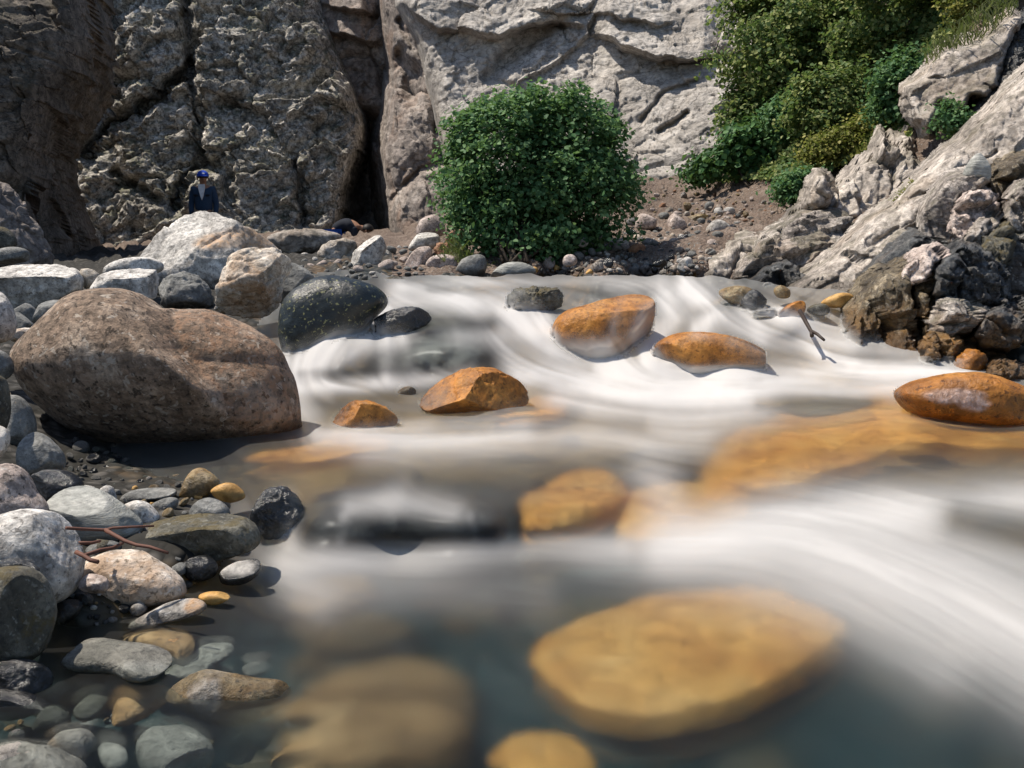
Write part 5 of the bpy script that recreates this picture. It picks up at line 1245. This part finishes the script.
shrub('bush', 'big dark green bush growing by the upper pool', [(449.2, 141.1), (462.4, 124.0), (479.4, 118.3), (494.5, 105.0), (511.5, 103.1), (528.5, 95.5), (543.7, 101.2), (551.2, 110.7), (564.5, 99.3), (581.5, 99.3), (594.7, 108.8), (600.4, 120.2), (613.6, 129.7), (617.4, 146.8), (628.7, 162.0), (630.6, 177.2), (638.2, 188.6), (634.4, 204), (619.3, 222), (602.3, 242), (582.4, 256), (544.6, 264), (506.8, 264), (481.3, 254), (462.4, 240), (451.1, 222), (441.6, 204), (443.5, 179.1), (439.7, 162.0)],
      9.9, 34000, .046, M['leaf'], 41, thick=.9, cat='bush', stems=12, base=(525, 262), sprigs=150, wild=.24, lobes_n=70,
      extra=[(474, 244, 15), (492, 254, 14), (512, 258, 13), (534, 258, 14), (556, 256, 14), (578, 250, 15), (598, 238, 15), (618, 206, 16), (626, 192, 11), (460, 226, 14), (452, 202, 11), (502, 118, 12), (530, 110, 11), (572, 110, 11), (466, 136, 12), (520, 246, 17), (540, 246, 16), (504, 246, 15), (556, 244, 16)])
sh = dict(group='shrubs hanging on the right slope')
shrub('shrub', 'tall leafy shrub overhanging the pale cliff, leftmost of the slope greenery', [(700, 26), (716, 0), (735, -40), (800, -60), (860, -40), (850, 40), (826, 84), (800, 112), (770, 132), (748, 132), (728, 108), (706, 78), (696, 48)], 14.0, 14250, 0.060, M['leafmid'], 42, sprigs=30, wild=.22, base=(790, 110), **sh)
shrub('shrub', 'low broad-leaved plant mass at the foot of the pale cliff', [(682, 178), (700, 160), (722, 140), (746, 122), (780, 112), (800, 130), (806, 152), (790, 176), (764, 188), (738, 186), (716, 184), (698, 182)], 13.3, 5400, 0.076, M['leafbroad'], 43, sprigs=12, up=.7, wild=.2, base=(750, 186), **sh)
shrub('shrub', 'dense dark shrub along the top of the slope', [(830, 40), (840, -20), (870, -60), (960, -60), (975, -10), (950, 30), (920, 60), (880, 74), (846, 66)], 12.6, 11250, 0.052, M['leafmid'], 44, sprigs=12, wild=.22, base=(900, 66), **sh)
shrub('shrub', 'leafy shrub filling the middle of the slope', [(784, 96), (806, 76), (836, 62), (868, 66), (884, 84), (870, 112), (850, 130), (822, 146), (800, 142), (786, 122)], 12.2, 7800, 0.048, M['leafmid'], 45, wild=.25, base=(830, 140), **sh)
shrub('shrub', 'yellowing herb patch below the middle shrub', [(800, 148), (822, 134), (850, 122), (880, 108), (896, 122), (880, 142), (858, 154), (836, 168), (812, 180), (798, 166)], 11.4, 6300, 0.038, M['leafyellow'], 46, wild=.25, base=(840, 166), **sh)
shrub('shrub', 'green shrub against the left edge of the smooth upper slab', [(868, 90), (880, 66), (904, 46), (926, 52), (932, 66), (916, 84), (908, 110), (892, 128), (874, 124)], 10.9, 5400, 0.044, M['leaf'], 47, wild=.22, base=(890, 126), **sh)
shrub('shrub', 'small low plant at the edge of the bare slope above the mauve ledge', [(768, 196), (776, 182), (792, 170), (812, 168), (826, 178), (816, 192), (800, 202), (780, 206)], 10.8, 2250, 0.040, M['leaf'], 48, wild=.2, base=(796, 202), **sh)
shrub('shrub', 'little plant rooted in the notch of the smooth upper slab', [(936, 118), (942, 100), (952, 96), (960, 108), (972, 118), (974, 132), (962, 140), (948, 134), (938, 128)], 8.9, 1350, 0.034, M['leaf'], 49, base=(955, 136), **sh)
shrub('shrub', 'isolated green plant at the lower left corner of the slope greenery', [(678, 182), (686, 170), (700, 162), (716, 166), (714, 182), (696, 186)], 14.0, 1050, 0.052, M['leafbroad'], 50, base=(698, 185), up=.7, **sh)
shrub('shrub', 'bright shrub at the crest, by the grassy overhang', [(930, 20), (945, -30), (990, -50), (1040, -40), (1020, -5), (985, 10), (960, 34)], 11.2, 5400, 0.044, M['leafyellow'], 51, wild=.25, base=(975, 20), **sh)
shrub('shrub', 'moss and herb tuft on the diagonal slab edge', [(892, 200), (902, 188), (918, 180), (924, 190), (912, 204), (898, 208)], 8.0, 750, 0.018, M['leafyellow'], 52, base=(908, 206), stems=3, **sh)
shrub('shrub', 'dark leafy shrub in the gap between tall shrub and middle shrub', [(764, 120), (784, 96), (800, 92), (812, 110), (806, 136), (788, 150), (768, 146)], 12.9, 5400, 0.053, M['leaf'], 53, wild=.22, base=(790, 146), **sh)
shrub('shrub', 'leafy sprawl hanging between the pale cliff and the broad-leaved plants', [(716, 156), (720, 120), (728, 92), (744, 74), (764, 84), (772, 112), (756, 142), (738, 160)], 13.8, 3800, .058, M['leafmid'], 54, wild=.25, base=(742, 160), **sh)
# ground cover on the slope
def cover(n, poly, size, mat, seed, label, cat, name, lift=.05):
    rng = np.random.default_rng(seed)
    xs, ys = [p[0] for p in poly], [p[1] for p in poly]
    x, y = rng.uniform(min(xs), max(xs), n * 3), rng.uniform(min(ys), max(ys), n * 3)
    nz = fbm(np.stack([x / 22, y / 22, 0 * x], -1), 3, seed)
    k = inside(x, y, poly) & (nz > -.22)
    x, y = x[k][:n], y[k][:n]
    P = at(x, y, ground_tps(x, y) - .10 - .22 * rng.random(len(x)) ** 2)
    P[:, 2] += lift * rng.random(len(x))
    Nn = rng.normal(size=P.shape) * .6 + np.array([-.2, -.6, .8]); Nn /= np.linalg.norm(Nn, axis=1)[:, None]
    V, Fa = leaf_mesh(P, Nn, size * rng.uniform(.5, 1.4, len(P)), rng)
    o = struct(mesh_obj(name, V, Fa, mat, smooth=False), 'stuff')
    return tag(o, label, cat)
SLOPE = [(700, 184), (716, 160), (732, 110), (746, 60), (756, 10), (774, -50), (1000, -50), (1000, 25), (935, 60), (915, 90), (910, 140), (880, 140), (850, 160), (822, 178), (800, 200), (776, 200), (790, 178)]
cover(30000, SLOPE, .065, M['leafmid'], 61, 'low green herbs covering the steep right slope', 'undergrowth', 'undergrowth')
cover(8000, [(800, 190), (796, 160), (826, 130), (880, 100), (905, 110), (906, 140), (880, 142), (850, 164), (824, 180)], .040, M['leafyellow'], 62, 'yellow-green moss and herbs above the jagged crag', 'moss', 'moss')
def grass(n, poly, D, ln, mat, seed, label):
    rng = np.random.default_rng(seed)
    xs, ys = [p[0] for p in poly], [p[1] for p in poly]
    V, Fa = [], []
    while len(V) < n * 5:
        x, y = rng.uniform(min(xs), max(xs)), rng.uniform(min(ys), max(ys))
        if not inside(np.array([x]), np.array([y]), poly)[0]:
            continue
        p = at(x, y, D + rng.normal() * .15)
        h = ln * rng.uniform(.5, 1.3)
        a = np.array([rng.normal() * .5 - .3, rng.normal() * .35 - .3, .35])
        t1 = p + a * h * .5 + np.array([0, 0, .2 * h]); t2 = t1 + a * h * .4 - np.array([0, 0, .45 * h])
        w = np.array([.004, .002, 0]) * 1.6
        k = len(V)
        V += [p - w, p + w, t1 + w * .8, t1 - w * .8, t2]
        Fa += [(k, k + 1, k + 2, k + 3), (k + 3, k + 2, k + 4, k + 4)]
    me = bpy.data.meshes.new('grass')
    me.from_pydata([tuple(v) for v in V], [], [tuple(dict.fromkeys(f)) for f in Fa])
    me.materials.append(mat)
    o = bpy.data.objects.new('grass', me); COL.objects.link(o)
    return tag(struct(o, 'stuff'), label, 'grass')
grass(420, [(920, 70), (935, 48), (955, 30), (985, 10), (1012, -10), (1030, -10), (1010, 18), (985, 40), (960, 50), (935, 62)], 9.7, .20, M['grass'], 71, 'dry grass hanging over the smooth upper slab')
grass(260, [(440, 262), (455, 240), (480, 262), (500, 268), (470, 275)], 9.2, .16, M['grass'], 72, 'dry grass at the lower left of the bush')

# ------------------------------------------------------------------ people
def skin_mesh(name, verts, edges, radii, mat, parent, loc, sub=2, rootv=0):
    me = bpy.data.meshes.new(name + '_net')
    me.from_pydata([tuple(v) for v in verts], edges, [])
    o = bpy.data.objects.new(name + '_net', me)
    COL.objects.link(o)
    md = o.modifiers.new('s', 'SKIN')
    md.use_smooth_shade = True
    for i, sv in enumerate(me.skin_vertices[0].data):
        r = radii[i]
        sv.radius = r if hasattr(r, '__len__') else (r, r)
        sv.use_root = i == rootv
    m2 = o.modifiers.new('d', 'SUBSURF'); m2.levels = m2.render_levels = sub
    bpy.context.view_layer.update()
    ev = o.evaluated_get(bpy.context.evaluated_depsgraph_get())
    out = bpy.data.meshes.new_from_object(ev)
    bpy.data.objects.remove(o); bpy.data.meshes.remove(me)
    out.name = name
    out.materials.clear(); out.materials.append(mat)
    for p in out.polygons:
        p.use_smooth = True
    ob = bpy.data.objects.new(name, out)
    COL.objects.link(ob)
    ob.parent = parent
    ob.location = loc
    return ob

def blob(name, c, r, mat, parent, sub=3, squash=None, cut=None):
    B, Fa = ico(sub)
    V = B * np.array(r)
    if cut is not None:
        V[:, 2] = np.maximum(V[:, 2], cut * r[2])
    return mesh_obj(name, V, Fa, mat, parent=parent, loc=c)

def person(label, loc, rz, J, jacket, trousers, jr=1.16, capmat=None, shirt=False, group=None):
    """J: joint name -> position (metres, facing -Y, feet at z 0)"""
    root = empty('person', loc, label, 'person', group)
    root.rotation_euler = (0, 0, rz)
    names, V, R, E = [], [], [], []
    def add(nm, p, r, frm=None):
        names.append(nm); V.append(np.array(p, float)); R.append(r)
        if frm is not None:
            E.append((names.index(frm), len(V) - 1))
    j = {k: np.array(v, float) for k, v in J.items()}
    add('pelvis', j['pelvis'], (.15, .11))
    add('waist', j['waist'], (.135, .10), 'pelvis')
    add('chest', j['chest'], (.165, .115), 'waist')
    add('upchest', j['chest'] * .35 + j['neck'] * .65, (.13, .10), 'chest')
    add('neck', j['neck'], .055, 'upchest')
    add('jaw', j['neck'] * .45 + j['head'] * .55, (.068, .072), 'neck')
    add('skull', j['head'], (.078, .095), 'jaw')
    add('crown', j['head'] * 1.7 - j['neck'] * .7, (.05, .06), 'skull')
    for s in 'LR':
        add('sh' + s, j['sh' + s], .062, 'upchest')
        add('el' + s, j['el' + s], .044, 'sh' + s)
        add('wr' + s, j['wr' + s], .028, 'el' + s)
        d = j['wr' + s] - j['el' + s]; d /= np.linalg.norm(d)
        pm = j['wr' + s] + d * .075
        add('palm' + s, pm, (.036, .018), 'wr' + s)
        side = np.array([0, 1., 0]) if abs(d[1]) < .8 else np.array([1., 0, 0])
        for q in range(4):
            b = pm + d * .03 + side * (.027 - .018 * q)
            add('kn%d' % q + s, b, .009, 'palm' + s)
            ln = (.066, .078, .072, .055)[q]
            add('fm%d' % q + s, b + d * ln * .5 + np.array([0, -.010, 0]), .008, 'kn%d' % q + s)
            add('ft%d' % q + s, b + d * ln * .95 + np.array([0, -.026, 0]), .007, 'fm%d' % q + s)
        add('tb' + s, j['wr' + s] + d * .045 + side * .04, .010, 'palm' + s)
        add('tt' + s, j['wr' + s] + d * .085 + side * .062, .008, 'tb' + s)
        add('hip' + s, j['hip' + s], .095, 'pelvis')
        add('kne' + s, j['kne' + s], .062, 'hip' + s)
        add('ank' + s, j['ank' + s], .042, 'kne' + s)
        f = j['ank' + s] + j['toe'] * .5
        add('ft' + s, f + np.array([0, 0, -.04]), .04, 'ank' + s)
        add('toe' + s, j['ank' + s] + j['toe'] + np.array([0, 0, -.05]), .033, 'ft' + s)
    skin_mesh('body', V, E, R, M['skin'], root, (0, 0, 0))
    def sub_of(keys, scale, nm, mat, ends={}):
        idx = [names.index(k) for k in keys]
        vv = [ends.get(k, V[names.index(k)]) for k in keys]
        ee = [(idx.index(a), idx.index(b)) for a, b in E if a in idx and b in idx]
        rr = [tuple(x * scale + .006 for x in (R[i] if hasattr(R[i], '__len__') else (R[i], R[i]))) for i in idx]
        return skin_mesh(nm, vv, ee, rr, mat, root, (0, 0, 0))
    sub_of(['pelvis', 'waist', 'chest', 'upchest', 'shL', 'elL', 'wrL', 'shR', 'elR', 'wrR'], jr, 'jacket', jacket)
    sub_of(['pelvis', 'hipL', 'kneL', 'ankL', 'hipR', 'kneR', 'ankR'], 1.18, 'trousers', trousers)
    for s in 'LR':
        a = j['ank' + s]
        B, Fa = ico(3)
        sv = B * np.array([.052, .14, .052]); sv[:, 2] = np.maximum(sv[:, 2], -.03)
        mesh_obj('shoe', sv, Fa, M['shoe'], parent=root, loc=tuple(a + j['toe'] * .45 + np.array([0, 0, -.055])))
    h = j['head']
    f = j['face']
    side = np.cross(f, [0, 0, 1.]); side /= np.linalg.norm(side) + 1e-9
    up = np.cross(side, f)
    # nose, ears and eyes on the head
    blob('nose', tuple(h + f * .112 - up * .012), (.014, .020, .022), M['skin'], root, 2)
    for s in (-1, 1):
        blob('ear', tuple(h + side * s * .098 - f * .01), (.012, .022, .034), M['skin'], root, 2)
        blob('eye', tuple(h + f * .098 + side * s * .034 + up * .02), (.013, .009, .008), M['hair'], root, 2)
    blob('mouth', tuple(h + f * .098 - up * .062), (.026, .010, .007), M['twig'], root, 2)
    hair = blob('hair', tuple(h + up * .035 - f * .018), (.104, .116, .098), M['hair'], root, 3, cut=-.25)
    if capmat:
        cap = blob('cap', tuple(h + up * .05), (.112, .125, .105), capmat, root, 3, cut=-.15)
        B, Fa = ico(3)
        bv = B * np.array([.088, .085, .012])
        br = mesh_obj('brim', bv, Fa, capmat, parent=cap, loc=tuple(f * .13 + np.array([0, 0, -.005])))
        bd = blob('badge', tuple(f * .112 + np.array([0, 0, .04])), (.030, .016, .016), M['white'], cap, 2)
    if shirt:
        c = j['chest']
        ww = [(-.055, .235), (.055, .235), (.062, .17), (.028, .02), (.0, -.06), (-.028, .02), (-.062, .17)]
        fr, bk = [], []
        for x, z in ww:
            y = -.150 + .10 * max(z - .08, 0) ** 1.0 * 1.4
            fr.append((c[0] + x, c[1] + y - .012, c[2] + z)); bk.append((c[0] + x, c[1] + y + .03, c[2] + z))
        n = len(ww)
        me = bpy.data.meshes.new('shirt')
        me.from_pydata(fr + bk, [], [tuple(range(n))[::-1], tuple(range(n, 2 * n))] + [(k, (k + 1) % n, n + (k + 1) % n, n + k) for k in range(n)])
        me.materials.append(M['white'])
        o = bpy.data.objects.new('shirt', me); COL.objects.link(o); o.parent = root
        for s in (-1, 1):
            bv = ico(2)[0] * np.array([.045, .012, .022])
            mesh_obj('pocket', bv, ico(2)[1], M['navy'], parent=root, loc=(c[0] + s * .105, c[1] - .142, c[2] + .03))
    return root

D1 = 19.3
p1 = at(203, 187.5, D1)           # shoulder line
stand = dict(pelvis=(0, 0, .93), waist=(0, -.01, 1.08), chest=(0, 0, 1.24), neck=(0, 0, 1.46), head=(.01, -.02, 1.585), shL=(-.175, .01, 1.39), elL=(-.235, .02, 1.10), wrL=(-.22, -.06, .86),
             shR=(.175, .01, 1.39), elR=(.235, .02, 1.10), wrR=(.22, -.06, .86), hipL=(-.09, 0, .88), kneL=(-.10, -.02, .48), ankL=(-.11, .02, .085), hipR=(.09, 0, .88), kneR=(.10, -.02, .48), ankR=(.11, .02, .085),
             toe=(0, -.15, 0), face=(.28, -.96, -.05))
person('man in blue cap and dark denim vest over white shirt behind the peaked boulder', (float(p1[0]), float(p1[1]), float(p1[2]) - 1.42), .1, stand, M['denim'], M['navy'], jr=1.2, capmat=M['cap'], shirt=True)
D2 = 18.0
p2 = at(343, 212, D2)
bend = dict(pelvis=(-.16, 0, .84), waist=(-.06, 0, .95), chest=(.10, -.01, 1.0), neck=(.30, -.02, .93), head=(.43, -.03, .86), shL=(.20, -.17, .90), elL=(.30, -.20, .62), wrL=(.42, -.16, .40),
            shR=(.20, .17, .90), elR=(.32, .18, .62), wrR=(.44, .12, .40), hipL=(-.17, -.09, .80), kneL=(-.02, -.11, .44), ankL=(-.14, -.11, .085), hipR=(-.17, .09, .80), kneR=(.02, .11, .44), ankR=(-.06, .11, .085),
            toe=(.15, 0, 0), face=(.75, 0, -.66))
person('person in dark top and bright blue trousers bending down in the dark cleft', (float(p2[0]), float(p2[1]), float(p2[2]) - 1.2), 0, bend, M['navy'], M['blue'])

# ------------------------------------------------------------------ light, sky, camera
SUN_EL, SUN_AZ = 62.0, -78.0          # azimuth from +Y (away from the camera) towards +X: the sun stands to the left
ca, sa = math.cos(math.radians(SUN_EL)), math.sin(math.radians(SUN_EL))
sdir = Vector((math.sin(math.radians(SUN_AZ)) * ca, math.cos(math.radians(SUN_AZ)) * ca, sa))
ld = bpy.data.lights.new('sun', 'SUN')
ld.energy, ld.angle, ld.color = 4.3, math.radians(.8), (1., .91, .79)
lo = bpy.data.objects.new('sun', ld); COL.objects.link(lo)
lo.location = (-20, 0, 40)
lo.rotation_euler = (-sdir).to_track_quat('-Z', 'Y').to_euler()
w = bpy.data.worlds.new('World'); S.world = w
w.use_nodes = True
nt = w.node_tree
sky = nt.nodes.new('ShaderNodeTexSky')
sky.sky_type = 'NISHITA'; sky.sun_disc = False
sky.sun_elevation = math.radians(SUN_EL); sky.sun_rotation = math.radians(SUN_AZ)
bg = nt.nodes['Background']
nt.links.new(sky.outputs[0], bg.inputs[0])
bg.inputs[1].default_value = .09
cd = bpy.data.cameras.new('camera')
cd.sensor_width, cd.lens, cd.clip_start, cd.clip_end = 36, 36 * F / 1024, .05, 400
co = bpy.data.objects.new('camera', cd); COL.objects.link(co)
co.location = CAM
co.rotation_euler = (math.pi / 2 - PITCH, 0, 0)
S.camera = co
S.view_settings.view_transform = 'Standard'; S.view_settings.look = 'None'
S.view_settings.exposure, S.view_settings.gamma = 0.58, 1.0
S.render.engine = 'CYCLES'
S.cycles.use_denoising = True
S.cycles.max_bounces = 8
S.cycles.transparent_max_bounces = 8
S.cycles.caustics_reflective = False
S.cycles.sample_clamp_indirect = 4
